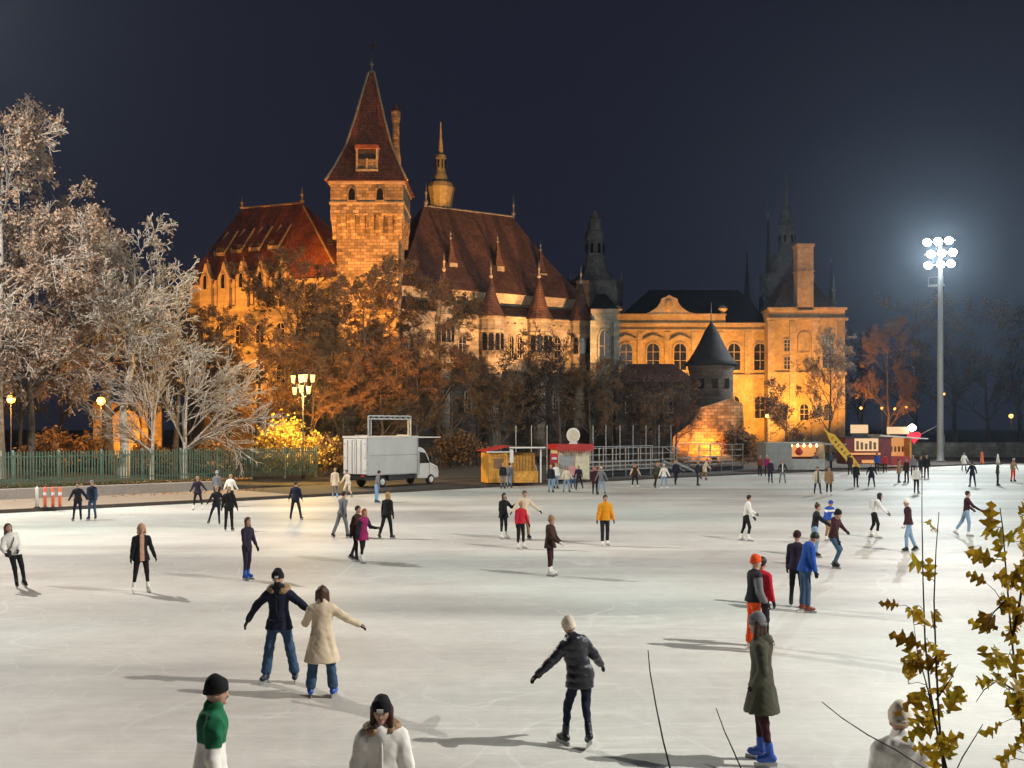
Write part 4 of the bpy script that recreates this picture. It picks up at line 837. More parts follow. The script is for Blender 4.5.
# ------------------------------------------------------------------ stalls along the far edge
EU = Vector((.745, .667, 0)); ERZ = math.atan2(EU.y, EU.x)
def stall_root(name, px, py, label, cat='stall', rz=0.0, z=.164):
    p = ground(px, py, z); return empty(name, p, rz, label, cat)
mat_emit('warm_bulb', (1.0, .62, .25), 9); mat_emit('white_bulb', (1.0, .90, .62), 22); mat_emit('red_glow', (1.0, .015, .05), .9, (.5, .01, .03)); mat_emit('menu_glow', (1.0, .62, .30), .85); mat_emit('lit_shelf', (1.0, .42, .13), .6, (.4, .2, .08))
# yellow plank hut
h = stall_root('ticket_hut', 488.5, 484.5, 'small yellow plank hut with sloping roofs beside the rink', rz=R(16)); h.scale = (.93, .93, .93)
nb = 9
for i in range(nb): MB().box(.02+1.45*i/nb, 1.45*(i+1)/nb, -.02+.006*(i % 2), .05, .12, 2.35).build('plank', M['yellow_wood'], h)
MB().box(0, 1.45, .05, 2.2, .1, 2.33).build('wall', M['yellow_wood'], h)
MB().prism([(-.22, 2.42), (-.22, 2.5), (1.55, 2.86), (1.55, 2.78)], -.3, 2.4).build('roof', M['red_paint'], h); MB().box(-.24, 1.56, -.34, -.3, 2.36, 2.44).build('roof_edge', M['white_paint'], h)
MB().box(1.5, 4.0, 1.3, 2.2, .1, 2.3).build('back_wall', M['brown_wood'], h)
for i in range(10): MB().box(1.52+.245*i, 1.74+.245*i, 1.24, 1.3, .12, 2.28).build('plank', M['yellow_wood'], h)
for x in (1.6, 3.95): MB().box(x-.05, x+.05, -.3, -.2, .1, 2.6).build('post', M['white_paint'], h)
MB().prism([(1.45, 2.78), (1.45, 2.86), (4.25, 2.72), (4.25, 2.64)], -.5, 2.4).build('porch_roof', M['brown_wood'], h); MB().box(1.45, 4.25, -.56, -.5, 2.66, 2.76).build('porch_edge', M['white_paint'], h)
MB().box(.4, 1.1, -.06, -.021, 1.2, 1.9).build('shutter', M['brown_wood'], h)
MB().box(1.9, 3.8, -.1, .3, .1, .95).build('counter', M['yellow_wood'], h); MB().box(1.55, 1.8, -.38, -.34, 1.6, 2.6).build('banner', M['white_paint'], h)
# red topped kiosk with the round white disc
k = stall_root('red_kiosk', 558, 481, 'cream kiosk with red fringed canopy and round white disc on top', rz=R(14)); k.scale = (.84, .84, .92)
MB().box(0, 2.9, .1, 2.3, .1, 2.5).build('wall', M['cream_cloth'], k); MB().box(.12, 1.5, .05, .1, .95, 2.05).build('shutter', M['container_grey'], k); MB().box(1.6, 2.8, .03, .1, .2, 2.2).build('door', M['cream_cloth'], k)
MB().box(-.25, 3.1, -.45, 2.4, 2.5, 2.92).build('canopy', M['red_paint'], k)
for i in range(14): MB().prism([(-.22+.235*i, 2.5), (-.22+.235*i+.11, 2.14+.08*(i % 3)), (-.22+.235*i+.22, 2.5)], -.44, -.40).build('pennant', M['red_paint'], k)
dsc = MB().lathe([(.02, -.09), (.58, -.09), (.60, -.06), (.60, .06), (.58, .09), (.02, .09)], 28); dsc.v = [(x+1.45, z+.2, y+3.62) for x, y, z in dsc.v]
dn = dsc.build('disc', M['white_paint'], k); MB().box(1.1, 1.8, .1, .3, 2.92, 3.06).build('disc_stand', M['white_paint'], k); MB().lathe([(.44, 0), (.44, .02)], 28).build('disc_face', M['cream_cloth'], dn, loc=(1.45, .108, 3.62)).rotation_euler = (R(90), 0, 0)
sg = stall_root('red_sign', 550.5, 482, 'red illuminated box sign beside the cream kiosk', 'sign', R(10)); sg.scale = (.62, .7, .95); MB().box(-.05, .9, 0, .2, 1.35, 2.15).build('sign_box', M['red_paint'], sg, bevel=.03); MB().box(.12, .7, -.01, -.003, 1.68, 1.86).build('lettering', M['white_paint'], sg); MB().box(.05, .8, .02, .18, 0, 1.35).build('stand', M['dark_red'], sg)
# metal grandstand ramp with railings
g0 = ground(594, 478.5, .164); g1 = ground(751, 470, .164); gd = g1-g0; GL = gd.length; gs = empty('metal_grandstand', g0, math.atan2(gd.y, gd.x), 'low galvanised metal stand with stairs and long double railings', 'grandstand')
seg = [(0, GL*.52, 1.05), (GL*.68, GL, 1.15)]
for a, b, z in seg:
    for r_ in range(3): MB().box(a, b, .9+r_*.75, 1.6+r_*.75, z-.55+r_*.28, z-.49+r_*.28).build('deck', M['galvanised'], gs)
    n = max(2, int((b-a)/1.6))
    for i in range(n+1):
        x = a+(b-a)*i/n
        MB().box(x-.03, x+.03, .82, .88, 0, z+1.25).build('post', M['galvanised'], gs); MB().box(x-.025, x+.025, 3.1, 3.15, 0, z+1.3).build('post', M['galvanised'], gs)
        MB().bar((x, .9, .1), (x+.9 if i < n else x-.9, 2.9, z-.1), .04, .04).build('brace', M['galvanised'], gs)
    for zz in (z+1.22, z+.72, z+.2): MB().box(a, b, .8, .86, zz-.025, zz+.025).build('rail', M['galvanised'], gs); 
    MB().box(a, b, 3.08, 3.14, z+1.25, z+1.31).build('rail', M['galvanised'], gs)
    MB().box(a, b, .9, 3.1, .05, .35).build('base', M['dark_metal'], gs)
xa, xb = GL*.52, GL*.68
for y in (.85, 1.9):
    MB().bar((xa, y, 2.25), (xb-.6, y, .9), .05, .05).build('stair_rail', M['galvanised'], gs); MB().bar((xa, y, 1.0), (xb-.6, y, .1), .06, .18).build('stringer', M['galvanised'], gs)
for i in range(7): t = (i+.5)/7; x = xa+(xb-.6-xa)*t; MB().box(x-.2, x+.2, .9, 1.9, 1.0-.9*t-.03, 1.0-.9*t).build('step', M['galvanised'], gs)
# slim poles behind
for i, (px, py) in enumerate(((516, 480), (531.5, 480), (547, 479), (593, 478), (606, 476), (620, 475.5), (633, 475), (646, 474), (659, 473.5), (671, 473))):
    p = ground(px, py-4, .164); o = tag(MB().lathe([(.035, 0), (.03, 3.9), (.02, 4.1)], 8).build('slim_pole', M['galvanised'], loc=p), '%s slim upright pole counting from the yellow hut along the stalls' % ('first', 'second', 'third', 'fourth', 'fifth', 'sixth', 'seventh', 'eighth', 'ninth', 'tenth')[i], 'pole', 'slim poles behind the stalls')
# grey container bar
c = stall_root('container_bar', 766, 470.5, 'grey corrugated container bar with glowing open counter', rz=R(6)); CL = 5.5; zt_ = 2.42
for i in range(26): x = .05+2.35*i/26; MB().box(x, x+.06, -.03, .0, .12, zt_-.1).build('rib', M['container_grey'], c)
MB().box(0, 2.42, 0, 2.4, .05, zt_).build('wall', M['container_grey'], c); MB().box(2.42, CL, 1.9, 2.4, .05, zt_).build('back_wall', M['dark_red'], c); MB().box(-.06, CL+.06, -.12, 2.46, zt_, zt_+.12).build('roof', M['container_grey'], c)
MB().box(2.45, CL, .02, .5, .05, 1.02).build('counter', M['container_grey'], c); MB().box(CL-.08, CL, 0, 2.4, .05, zt_-.003).build('end_wall', M['container_grey'], c)
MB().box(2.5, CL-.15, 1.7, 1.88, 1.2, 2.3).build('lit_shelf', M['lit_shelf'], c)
for i, x in enumerate((2.7, 3.3, 3.9, 4.5, 5.1)): MB().lathe([(.02, 2.42), (.10, 2.30), (.12, 2.2), (.05, 2.1)], 10, (x, .9)).build('bulb', M['warm_bulb'], c, True)
MB().lathe([(.1, 1.35), (.32, 1.5), (.36, 1.75), (.2, 2.0), (.08, 2.1)], 10, (3.35, .7)).build('lantern', M['red_paint'], c, True)
p = ground(795, 466, 0); lamp_at('bar_light', 'POINT', (p.x, p.y+.1, 2.0), 60, (1, .6, .25), size=.3)
MB().box(CL+.1, CL+2.2, .3, 2.2, zt_-.12, zt_-.02).build('awning', M['container_grey'], c)
# feather flag
f = stall_root('feather_flag', 858, 470.5, 'leaning yellow feather flag with dark lettering between the stalls', 'flag')
A_, B_ = Vector((0, 0, .1)), Vector((-3.05, 0, 3.75)); outl = []
for i in range(11): t = i/10; p = A_.lerp(B_, t); w = .34+.1*math.sin(math.pi*t) if t < .9 else .12; outl.append((p.x-.55*w, p.z-.46*w+.0, p.x+.75*w*(1 if t < .95 else .3), p.z+.62*w*(1 if t < .95 else .3)))
fm = MB(); fm.prism([(a, b) for a, b, _, _ in outl[::-1]]+[(x, z) for _, _, x, z in outl], -.012, .012); fm.build('cloth', M['yellow_cloth'], f); MB().tube([(0, 0, 0), (-.62, .03, .7), (-3.3, .03, 3.85)], [.03, .025, .01], 6).build('pole', M['dark_metal'], f)
for i in range(7): t = .22+.09*i; p = A_.lerp(B_, t); q = MB().box(-.13, .13, -.02, -.013, -.05, .05).box(-.04, .04, -.021, -.0135, -.14, .14) if i % 2 else MB().box(-.1, .1, -.02, -.013, -.13, -.07).box(-.1, .1, -.02, -.013, .07, .13).box(-.1, -.04, -.021, -.0135, -.13, .13); o = q.build('lettering', M['dark_print'], f, loc=(p.x+.03, 0, p.z+.03)); o.rotation_euler = (0, R(40), 0)
# snack stall with menu board
s1 = stall_root('snack_trailer', 846, 468.5, 'dark snack trailer with glowing menu boards and red counter', rz=R(4))
MB().box(0, 4.5, .2, 2.4, .4, 2.9).build('body', M['dark_red'], s1); MB().box(.9, 3.2, .14, .19, 1.65, 2.85).build('menu_board', M['menu_glow'], s1); MB().box(.5, 2.2, .12, .19, 3.35, 4.15).build('roof_sign', M['menu_glow'], s1); MB().box(.6, 2.1, .2, .3, 2.9, 3.35).build('sign_frame', M['dark_metal'], s1)
for i in range(5): MB().box(1.05+.42*i, 1.3+.42*i, .125, .138, 1.8, 2.6-.12*(i % 3)).build('menu_panel', M['brown_wood'], s1)
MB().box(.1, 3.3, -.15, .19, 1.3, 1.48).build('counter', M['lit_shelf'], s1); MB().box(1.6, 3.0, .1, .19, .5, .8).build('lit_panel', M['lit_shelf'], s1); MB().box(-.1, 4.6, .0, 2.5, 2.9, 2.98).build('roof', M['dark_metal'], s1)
s2 = stall_root('snack_booth', 883, 467.5, 'bright snack booth with white awning and blazing lamp', rz=R(4))
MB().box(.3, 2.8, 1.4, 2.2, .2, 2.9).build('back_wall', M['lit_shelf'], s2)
for x in (.2, 2.7): MB().box(x, x+.2, .1, 2.2, .1, 2.9).build('side_wall', M['yellow_wood'], s2)
MB().box(.35, 2.75, .05, .5, .2, 1.1).build('counter', M['red_paint'], s2); MB().prism([(-.6, 3.05), (4.2, 2.75), (4.2, 2.85), (-.6, 3.2)], -.7, 2.3).build('awning', M['white_paint'], s2); MB().box(.4, 2.6, -.05, .05, 3.25, 3.95).build('sign_board', M['menu_glow'], s2)
for i in range(6): MB().lathe([(.08, 1.5), (.1, 1.6), (.1, 1.95), (.04, 2.05)], 8, (.6+.38*i, 1.2)).build('bottle', M['brown_wood'], s2)
MB().lathe([(.05, 3.5), (.34, 3.7), (.36, 3.95), (.1, 4.2)], 12, (2.75, -.35)).build('lamp', M['white_bulb'], s2, True)
p = ground(893, 466, 0); lamp_at('booth_light', 'POINT', (p.x+.2, p.y-.9, 3.2), 260, (1, .88, .6), size=.25); lamp_at('booth_inner_light', 'POINT', (p.x-.3, p.y+.8, 2.4), 60, (1, .7, .35), size=.2)
hb = stall_root('red_heart_light', 914, 466.5, 'glowing red heart-shaped light on a stand by the snack booth', 'sign')
hp = []
for i in range(28): t = 2*math.pi*i/28; hp.append((.042*16*math.sin(t)**3, 2.95+.042*(13*math.cos(t)-5*math.cos(2*t)-2*math.cos(3*t)-math.cos(4*t))))
MB().prism(hp[::-1], -.09, .09).build('heart', M['red_glow'], hb); MB().box(-.05, .05, -.05, .05, 0, 2.1).build('stand', M['dark_metal'], hb)
MB().tube([(.5, .1, 3.1), (2.6, .1, 4.2)], .03, 5).build('cable', M['galvanised'], hb)
p = ground(914, 466.5, 0); lamp_at('heart_light', 'POINT', (p.x, p.y-.5, 2.9), 40, (1, .05, .08), size=.3)
# orange marker post far right, low far hedge wall
o = stall_root('marker_post', 982, 464.5, 'orange-red marker post at the far right rink edge', 'post'); MB().lathe([(.2, 0), (.18, .6), (.12, 1.0), (.1, 1.3)], 10).build('post', M['orange_plastic'], o, True); MB().lathe([(.4, 0), (.4, .06)], 10).build('base', M['black_rubber'], o)
o = stall_root('marker_cone', 998, 464.5, 'small pale cone at the far right rink edge', 'cone'); MB().lathe([(.22, .1), (.16, .5), (.05, 1.1)], 10).build('cone', M['white_paint'], o, True); MB().box(-.25, .25, -.25, .25, .0, .1).build('base', M['dark_metal'], o)
hg = [ground(885+i*22, 459.2, .1) for i in range(9)]
mbh = MB(); a, b = hg[0], hg[-1]; mbh.bar(a+Vector((0, 6, 1.0)), b+Vector((0, 6, 1.0)), .3, 2.0); tag(mbh.build('boundary_wall', M['grey_stone']), 'long low dark wall behind the right rink end', 'wall')

# ------------------------------------------------------------------ lamps in the park
mat_emit('lamp_globe', (1.0, .36, .05), 7); mat_emit('lantern_glass', (1.0, .55, .14), 3)
def park_lamp(px, py, D, h, power, label, r=.24):
    zt = CZ-(py-HY)*D/F; o = empty('street_lamp', at(px, D, .5), 0, label, 'street lamp', 'orange park lamps'); z = zt-.5
    MB().lathe([(.12, 0), (.1, .4), (.05, .5), (.04, z-r)], 8).build('post', M['dark_metal'], o, True); MB().lathe([(.05, z-r), (r*.75, z-r*.7), (r, z), (r*.75, z+r*.7), (.04, z+r)], 14).build('globe', M['lamp_globe'], o, True); MB().lathe([(r*.6, z+r*.85), (.1, z+r*1.25), (.03, z+r*1.7)], 10).build('cap', M['dark_metal'], o)
    if power: lamp_at('park_light', 'POINT', (o.location.x, D-.55, zt), power, (1, .45, .1), size=.2)
park_lamp(11, 399, 77, 3, 900, 'orange globe lamp near the picture border behind the fence', .3); park_lamp(101, 401, 78, 3, 900, 'orange globe lamp left of the dark trunk', .3); park_lamp(767, 416, 119, 3, 260, 'orange globe lamp right of the gate tower', .2)
for i, (px, py) in enumerate(((861, 408), (882, 408), (888, 408), (895, 409), (906, 407))): park_lamp(px, py, 152, 3, 150 if i in (1, 3) else 0, ('orange lamp right of the pavilion', 'first of the lamps in the row above the stalls', 'second of the lamps in the row above the stalls', 'third of the lamps in the row above the stalls', 'last lamp above the stalls, toward the mast')[i], .17)
park_lamp(1011, 416, 160, 3, 120, 'big orange lamp at the right border', .3); park_lamp(944, 394, 165, 3, 0, 'orange lamp just right of the mast', .16)
mat_emit('cold_globe', (.8, .9, 1.0), 5)
o = empty('castle_gate', at(126, 128, 0), 0, 'glowing orange archway seen between the trunks', 'gate'); MB().prism(arch(3.4, 0, 6.2), -.3, .3).build('lit_arch', M['trim_stone'], o); MB().box(-4, 4, .4, 1.0, 0, 7).build('wall', M['hall_stone'], o)
flood((-42, 120, 0), (-44, 130, 6), 9000, SODIUM, R(120), 'ground floodlight before the glowing archway'); flood((-55, 96, 0), (-60, 112, 5), 7000, SODIUM, R(120), 'ground floodlight behind the first orange park lamp')
flood(((885-CX)*145/F, 143, 0), ((886-CX)*150/F, 150, 9), 9000, SODIUM, R(80), 'ground floodlight below the tree above the stalls')
# cluster lamp with many lanterns
o = empty('cluster_lamp', at(303, 76, .5), 0, 'tall dark lamp post with a cluster of glowing lanterns above the golden shrub', 'street lamp'); m = 76/F; zz = lambda py: CZ-(py-HY)*m-.5
MB().lathe([(.14, 0), (.1, .6), (.05, .8), (.045, zz(380))], 8).build('post', M['dark_metal'], o, True)
for i, (dx, py, dy) in enumerate(((-9, 379, -.3), (-3, 378, .3), (3, 378, -.3), (9, 378, .3), (-7, 391, -.5), (0, 389, -.6), (7, 390, -.5))):
    x = dx*m; z = zz(py); l_ = MB().lathe([(.10, z-.27), (.17, z+.22), (.05, z+.3)], 6, (x, dy)).build('lantern', M['lantern_glass'], o); MB().lathe([(.2, z+.23), (.06, z+.42)], 6, (x, dy)).build('lantern_cap', M['dark_metal'], l_); MB().tube([(0, 0, z-.5), (x*.6, dy*.6, z-.45), (x, dy, z-.28)], .022, 5).build('arm', M['dark_metal'], l_)
p = at(303, 76); lamp_at('cluster_light', 'POINT', (p[0]-.7, 76.5, zz(386)+.5), 4200, (1, .62, .16), size=.4); lamp_at('cluster_light', 'POINT', (p[0]+.3, 76.7, zz(394)+.5), 2600, (1, .62, .16), size=.4)
# ------------------------------------------------------------------ people: smooth solid modelling on a grid, one surface per body and garment
class Field:
    def __init__(s, lo, hi, h):
        s.h = h; s.lo = np.array(lo, float)-3*h; n = np.ceil((np.array(hi)+3*h-s.lo)/h).astype(int)+1; s.n = n
        s.ax = [s.lo[i]+h*np.arange(n[i]) for i in range(3)]; s.F = np.full(n, .3, np.float32)
    def add(s, a, b, ra, rb=None, k=.03, f=None, kf=1.0, sub=False):
        """tapered rounded segment; f, kf flatten it along direction f"""
        a = np.asarray(a, float); b = np.asarray(b, float); rb = ra if rb is None else rb; mg = max(ra, rb)*max(1, kf)+3*k+2*s.h
        lo = np.minimum(a, b)-mg; hi = np.maximum(a, b)+mg; w = []
        for i in range(3):
            i0 = max(0, int((lo[i]-s.lo[i])/s.h)); i1 = min(s.n[i], int((hi[i]-s.lo[i])/s.h)+2)
            if i1 <= i0: return s
            w.append(slice(i0, i1))
        X = s.ax[0][w[0]][:, None, None]; Y = s.ax[1][w[1]][None, :, None]; Z = s.ax[2][w[2]][None, None, :]
        d = b-a; L2 = max(d@d, 1e-9); t = np.clip(((X-a[0])*d[0]+(Y-a[1])*d[1]+(Z-a[2])*d[2])/L2, 0, 1)
        vx = X-a[0]-t*d[0]; vy = Y-a[1]-t*d[1]; vz = Z-a[2]-t*d[2]; q = vx*vx+vy*vy+vz*vz
        if f is not None: q = q+(1/kf**2-1)*(vx*f[0]+vy*f[1]+vz*f[2])**2
        D = np.sqrt(np.maximum(q, 0))-(ra+(rb-ra)*t); G = s.F[tuple(w)]
        if sub: s.F[tuple(w)] = np.maximum(G, -D)
        else: hh = np.maximum(k-np.abs(G-D), 0)/k; s.F[tuple(w)] = np.minimum(G, D)-hh*hh*k*.25
        return s
    def grid(s): return s.ax[0][:, None, None], s.ax[1][None, :, None], s.ax[2][None, None, :]
    def cut(s, p, n):
        """keep only the side the normal points away from"""
        X, Y, Z = s.grid(); n = np.asarray(n, float); n = n/np.linalg.norm(n); s.F = np.maximum(s.F, (X-p[0])*n[0]+(Y-p[1])*n[1]+(Z-p[2])*n[2]).astype(np.float32); return s
    def wrinkle(s, amp, fr, ph=0.0, axis=None):
        X, Y, Z = s.grid(); s.F = (s.F+amp*(np.sin(X*fr*1.1+Z*fr*.9+ph)*np.sin(Y*fr*.9-Z*fr*.6+ph*2)+.6*np.sin(X*fr*1.9-Z*fr*1.4+ph*3)*np.sin(Y*fr*1.5+ph))).astype(np.float32); return s
    def folds(s, amp, fr, ph):
        X, Y, Z = s.grid(); s.F = (s.F+amp*np.sin(X*fr+2.2*np.sin(Z*6+ph)+ph)*np.sin(Y*fr*.9+1.7*np.sin(Z*7.5+ph*2)+1)*(.6+.4*np.sin(Z*9+X*5))).astype(np.float32); return s
    def quilt(s, amp, step):
        X, Y, Z = s.grid(); s.F = (s.F+amp*(1-2*np.abs(np.sin(Z*math.pi/step))**.6)).astype(np.float32); return s
    def mesh(s, name, mat, col):
        F_ = s.F; I = F_ < 0; nx, ny, nz = F_.shape
        c = np.zeros((nx-1, ny-1, nz-1), np.int8)
        for a in (0, 1):
            for b in (0, 1):
                for d in (0, 1): c += I[a:nx-1+a, b:ny-1+b, d:nz-1+d]
        act = (c > 0) & (c < 8); ijk = np.argwhere(act); idx = np.full(act.shape, -1, np.int32); idx[act] = np.arange(len(ijk))
        P = np.zeros((len(ijk), 3)); W_ = np.zeros(len(ijk)); o = np.array([[a, b, d] for a in (0, 1) for b in (0, 1) for d in (0, 1)])
        cv = np.stack([F_[ijk[:, 0]+q[0], ijk[:, 1]+q[1], ijk[:, 2]+q[2]] for q in o], 1)
        for i in range(8):
            for j in range(i+1, 8):
                if np.abs(o[i]-o[j]).sum() == 1:
                    m = (cv[:, i] < 0) != (cv[:, j] < 0); t = np.where(m, cv[:, i]/(cv[:, i]-cv[:, j]+1e-12), 0)
                    P += np.where(m[:, None], o[i]+t[:, None]*(o[j]-o[i]), 0); W_ += m
        P = (ijk+P/np.maximum(W_, 1)[:, None])*s.h+s.lo
        Q = []
        for ax in range(3):
            sl = [slice(1, -1)]*3; sl[ax] = slice(0, -1); A = I[tuple(sl)]; s2 = list(sl); s2[ax] = slice(1, None); B = I[tuple(s2)]
            e = np.argwhere(A != B)+np.array([1 if q != ax else 0 for q in range(3)]); fl = A[A != B]
            u, v = (ax+1) % 3, (ax+2) % 3; du = np.zeros(3, int); dv = np.zeros(3, int); du[u] = 1; dv[v] = 1
            g = lambda q: idx[q[:, 0], q[:, 1], q[:, 2]]
            q4 = np.stack([g(e-du-dv), g(e-dv), g(e), g(e-du)], 1); q4[~fl] = q4[~fl][:, ::-1]; Q.append(q4)
        Q = np.concatenate(Q); Q = Q[(Q >= 0).all(1)]
        cc = col(P) if callable(col) else np.tile(np.array(col), (len(P), 1))
        return np_mesh(name, P, Q, mat, True, None, cc)

def mat_cloth(name, rough=.85, sheen=.2, spec=.3, fine=60, bump=.25):
    s = Nodes(name); a = s.n('Attribute'); a.attribute_name = 'Col'; v = s.coord(); f = s.noise(v, 9, 5, .6); g = s.noise(v, fine, 3)
    k = s.mix(1, a.outputs['Color'], s.ramp(f, [(.3, (.88, .88, .88)), (.7, (1.08, 1.08, 1.08))]), 'MULTIPLY'); s.base(k); s.rough(rough); s.set(Specular_IOR_Level=spec)
    s.bump(s.mix(.5, f, g), bump, .012); return s.m
mat_cloth('cloth'); mat_cloth('puffer', .38, 0, .5, 30, .2); mat_cloth('hair', .55, 0, .4, 120, .6); mat_cloth('skin', .5, 0, .4, 80, .05); mat_cloth('boot', .4, 0, .5, 40, .1)
mat_simple('eye', (.02, .015, .012), .2)
BLADE = MB().prism([(-.006, .0), (.006, .0), (.006, .05), (-.006, .05)], -.13, .15).mesh('blade', M['steel'])
SKINC = np.array((.50, .30, .22)); COLS = {k: lin(v) for k, v in dict(black='17171a', dark='22222a', navy='1c2036', purple='2a2136', maroon='3a1a22', brown='3d2620', beige='dac7ac', cream='d8cdb8', white='ece9e2', grey='74757a',
    lgrey='a5a5a5', olive='4a4a3c', green='1c6a48', blue='2a4fa8', royal='2450a8', lblue='7ea6cf', jeans='3c5572', ljeans='7f9bb5', red='b81f32', magenta='8e1f5a', pink='c98a92', yellow='e0951c', orange='e4531c', tan='9a7a58', skate_blue='2b55b0', rust='7a3524', blond='b08a55', hbrown='4a3022', hdark='1f1714', peach='c79a80', ginger='9a4a22').items()}

POSES = dict(   # lean, side, right leg (flex, out, knee), left leg, right arm (flex, out, elbow, forearm in), left arm
    stand=(3, 0, (4, 3, 6), (2, 3, 6), (2, 9, 12, 0), (4, 9, 12, 0)),
    glide=(10, 0, (16, 4, 26), (-6, 6, 14), (12, 16, 22, 0), (-6, 16, 18, 0)),
    stride=(16, 0, (26, 4, 34), (-24, 10, 16), (-22, 16, 20, 0), (28, 14, 26, 0)),
    push=(14, 0, (20, 2, 34), (-14, 20, 8), (10, 28, 20, 0), (-14, 26, 18, 0)),
    wide=(5, 0, (6, 9, 10), (-4, 10, 8), (10, 22, 20, 0), (-2, 26, 16, 0)),
    walk=(6, 0, (18, 2, 12), (-16, 2, 16), (-14, 8, 16, 0), (16, 8, 18, 0)),
    lean=(34, 0, (34, 6, 46), (10, 8, 40), (30, 16, 14, 0), (38, 14, 14, 0)),
    hold=(8, 0, (10, 4, 18), (-2, 5, 12), (42, 10, 30, 10), (8, 14, 16, 0)),
    pocket=(4, 0, (4, 4, 6), (-3, 4, 8), (-6, 14, 34, 16), (-6, 14, 34, 16)))

def dirv(flex, out, s):
    a, b = R(flex), R(out); v = np.array((s*math.sin(b), math.sin(a)*math.cos(b), -math.cos(a)*math.cos(b))); return v/np.linalg.norm(v)
def rot(v, axis, ang):
    return np.array(Matrix.Rotation(ang, 3, axis) @ Vector(v))

def person(px, py, label, head, pose='stand', tall=1.72, top=('black', .02), pants=('black', .0), skate='black', hat=None, hair=('hdark', 'short'), glove='black', lod=None, extra=None, headturn=(0, 0), **ov):
    """px, py: pixel between the feet; head: heading in degrees (0 toward the camera, 90 to the right); top: (colour, hem length, options)"""
    loc = ground(px, py); D = loc.y; ppx = 1.75*F/D
    near = ppx > 92; midl = ppx > 44; h = .0145 if near else (.021 if midl else .030)
    S = (tall-.07)/1.74; ps = list(POSES[pose])
    for i, k_ in enumerate(('lean', 'side', 'rl', 'll', 'ra', 'la')):
        if k_ in ov: ps[i] = ov[k_]
    lean, side, rl, ll, ra, la = ps
    rng_ = random.Random(int(px*7+py*13))
    # --- skeleton
    pel = np.array((0, 0, .0)); up = np.array((math.sin(R(side)), math.sin(R(lean))*math.cos(R(side)), math.cos(R(lean))*math.cos(R(side)))); up /= np.linalg.norm(up)
    rt = np.array((1., 0, 0))-up*up[0]; rt /= np.linalg.norm(rt); fw = np.cross(up, rt)
    waist = pel+up*.14*S; chest = pel+up*.36*S; neck = pel+up*.53*S; 
    hy, hp = R(headturn[0]), R(headturn[1]); hup = rot(up*.75+np.array((0, 0, .25)), rt, -hp); hup /= np.linalg.norm(hup); hfw = rot(np.cross(hup, rt), hup, -hy); hrt = np.cross(hfw, hup)
    hc = neck+up*.075*S+hup*.115*S+hfw*.012; J = {}
    for s, nm, lg, am in ((1, 'r', rl, ra), (-1, 'l', ll, la)):
        hip = pel+rt*s*.092*S; kn = hip+dirv(lg[0]+side*0, lg[1], s)*.43*S; an = kn+dirv(lg[0]-lg[2], lg[1]*.85, s)*.41*S
        sh = chest+up*.105*S+rt*s*.172*S; d1 = dirv(am[0]-lean*.5, am[1], s); d1 = d1+0*fw; el = sh+d1*.285*S; d2 = dirv(am[0]+am[2]-lean*.5, am[1]-am[3]*2.2, s); wr = el+d2*.245*S
        J[nm] = dict(hip=hip, kn=kn, an=an, sh=sh, el=el, wr=wr, hd=d2, s=s, sd=(an-kn)/np.linalg.norm(an-kn))
    foot = min(J['r']['an'][2], J['l']['an'][2]); mid = (J['r']['an']+J['l']['an'])/2
    off = np.array((-mid[0], -mid[1]-.03, .145-foot))
    mv = lambda p: p+off
    pel, waist, chest, neck, hc = map(mv, (pel, waist, chest, neck, hc))
    for j in J.values():
        for k_ in ('hip', 'kn', 'an', 'sh', 'el', 'wr'): j[k_] = mv(j[k_])
    allp = np.array([pel, hc+hup*.14, neck]+[j[k_] for j in J.values() for k_ in ('hip', 'kn', 'an', 'sh', 'el', 'wr')]); lo = allp.min(0)-.16; hi = allp.max(0)+.16
    lo[2] = 0
    # --- body: head, neck, trunk and limbs in one surface
    b = Field(lo, hi, h if near else h*1.05); sc = S
    b.add(hc+hup*.02*sc, hc+hup*.021*sc, .098*sc, k=.02, f=hrt, kf=.80).add(hc+hfw*.02*sc-hup*.035*sc, hc+hfw*.035*sc-hup*.078*sc, .066*sc, .042*sc, .03)
    b.add(neck-up*.05*sc, hc-hup*.06*sc-hfw*.01, .055*sc, .05*sc, .02)
    b.add(pel, waist, .12*sc, .11*sc, .05, fw, .72).add(waist, chest+up*.08*sc, .11*sc, .135*sc, .05, fw, .68).add(chest+up*.1*sc, neck-up*.02*sc, .09*sc, .055*sc, .05)
    for j in J.values():
        b.add(j['hip'], j['kn'], .075*sc, .052*sc, .03).add(j['kn'], j['an'], .050*sc, .034*sc, .03).add(j['sh'], j['el'], .048*sc, .037*sc, .03).add(j['el'], j['wr'], .036*sc, .027*sc, .02)
        w = j['wr']; d = j['hd']; b.add(w, w+d*.085*sc, .03*sc, .036*sc, .015, np.cross(d, fw), .6)
    if near or midl:
        e = hc+hfw*.0
        b.add(hc+hfw*.094*sc+hup*.012*sc, hc+hfw*.112*sc-hup*.018*sc, .010*sc, .015*sc, .015)                 # nose
        b.add(hc+hfw*.083*sc+hup*.032*sc-hrt*.03*sc, hc+hfw*.083*sc+hup*.032*sc+hrt*.03*sc, .013*sc, k=.015)       # brow
        b.add(hc+hfw*.080*sc-hup*.072*sc, hc+hfw*.084*sc-hup*.078*sc, .022*sc, k=.02)                           # chin
        b.add(hc+hfw*.088*sc-hup*.043*sc-hrt*.016*sc, hc+hfw*.088*sc-hup*.043*sc+hrt*.016*sc, .009*sc, k=.012)     # lips
        for s in (-1, 1): b.add(hc+hrt*s*.080*sc+hup*.012*sc, hc+hrt*s*.083*sc-hup*.022*sc, .016*sc, k=.01, f=hrt, kf=.6)   # ears
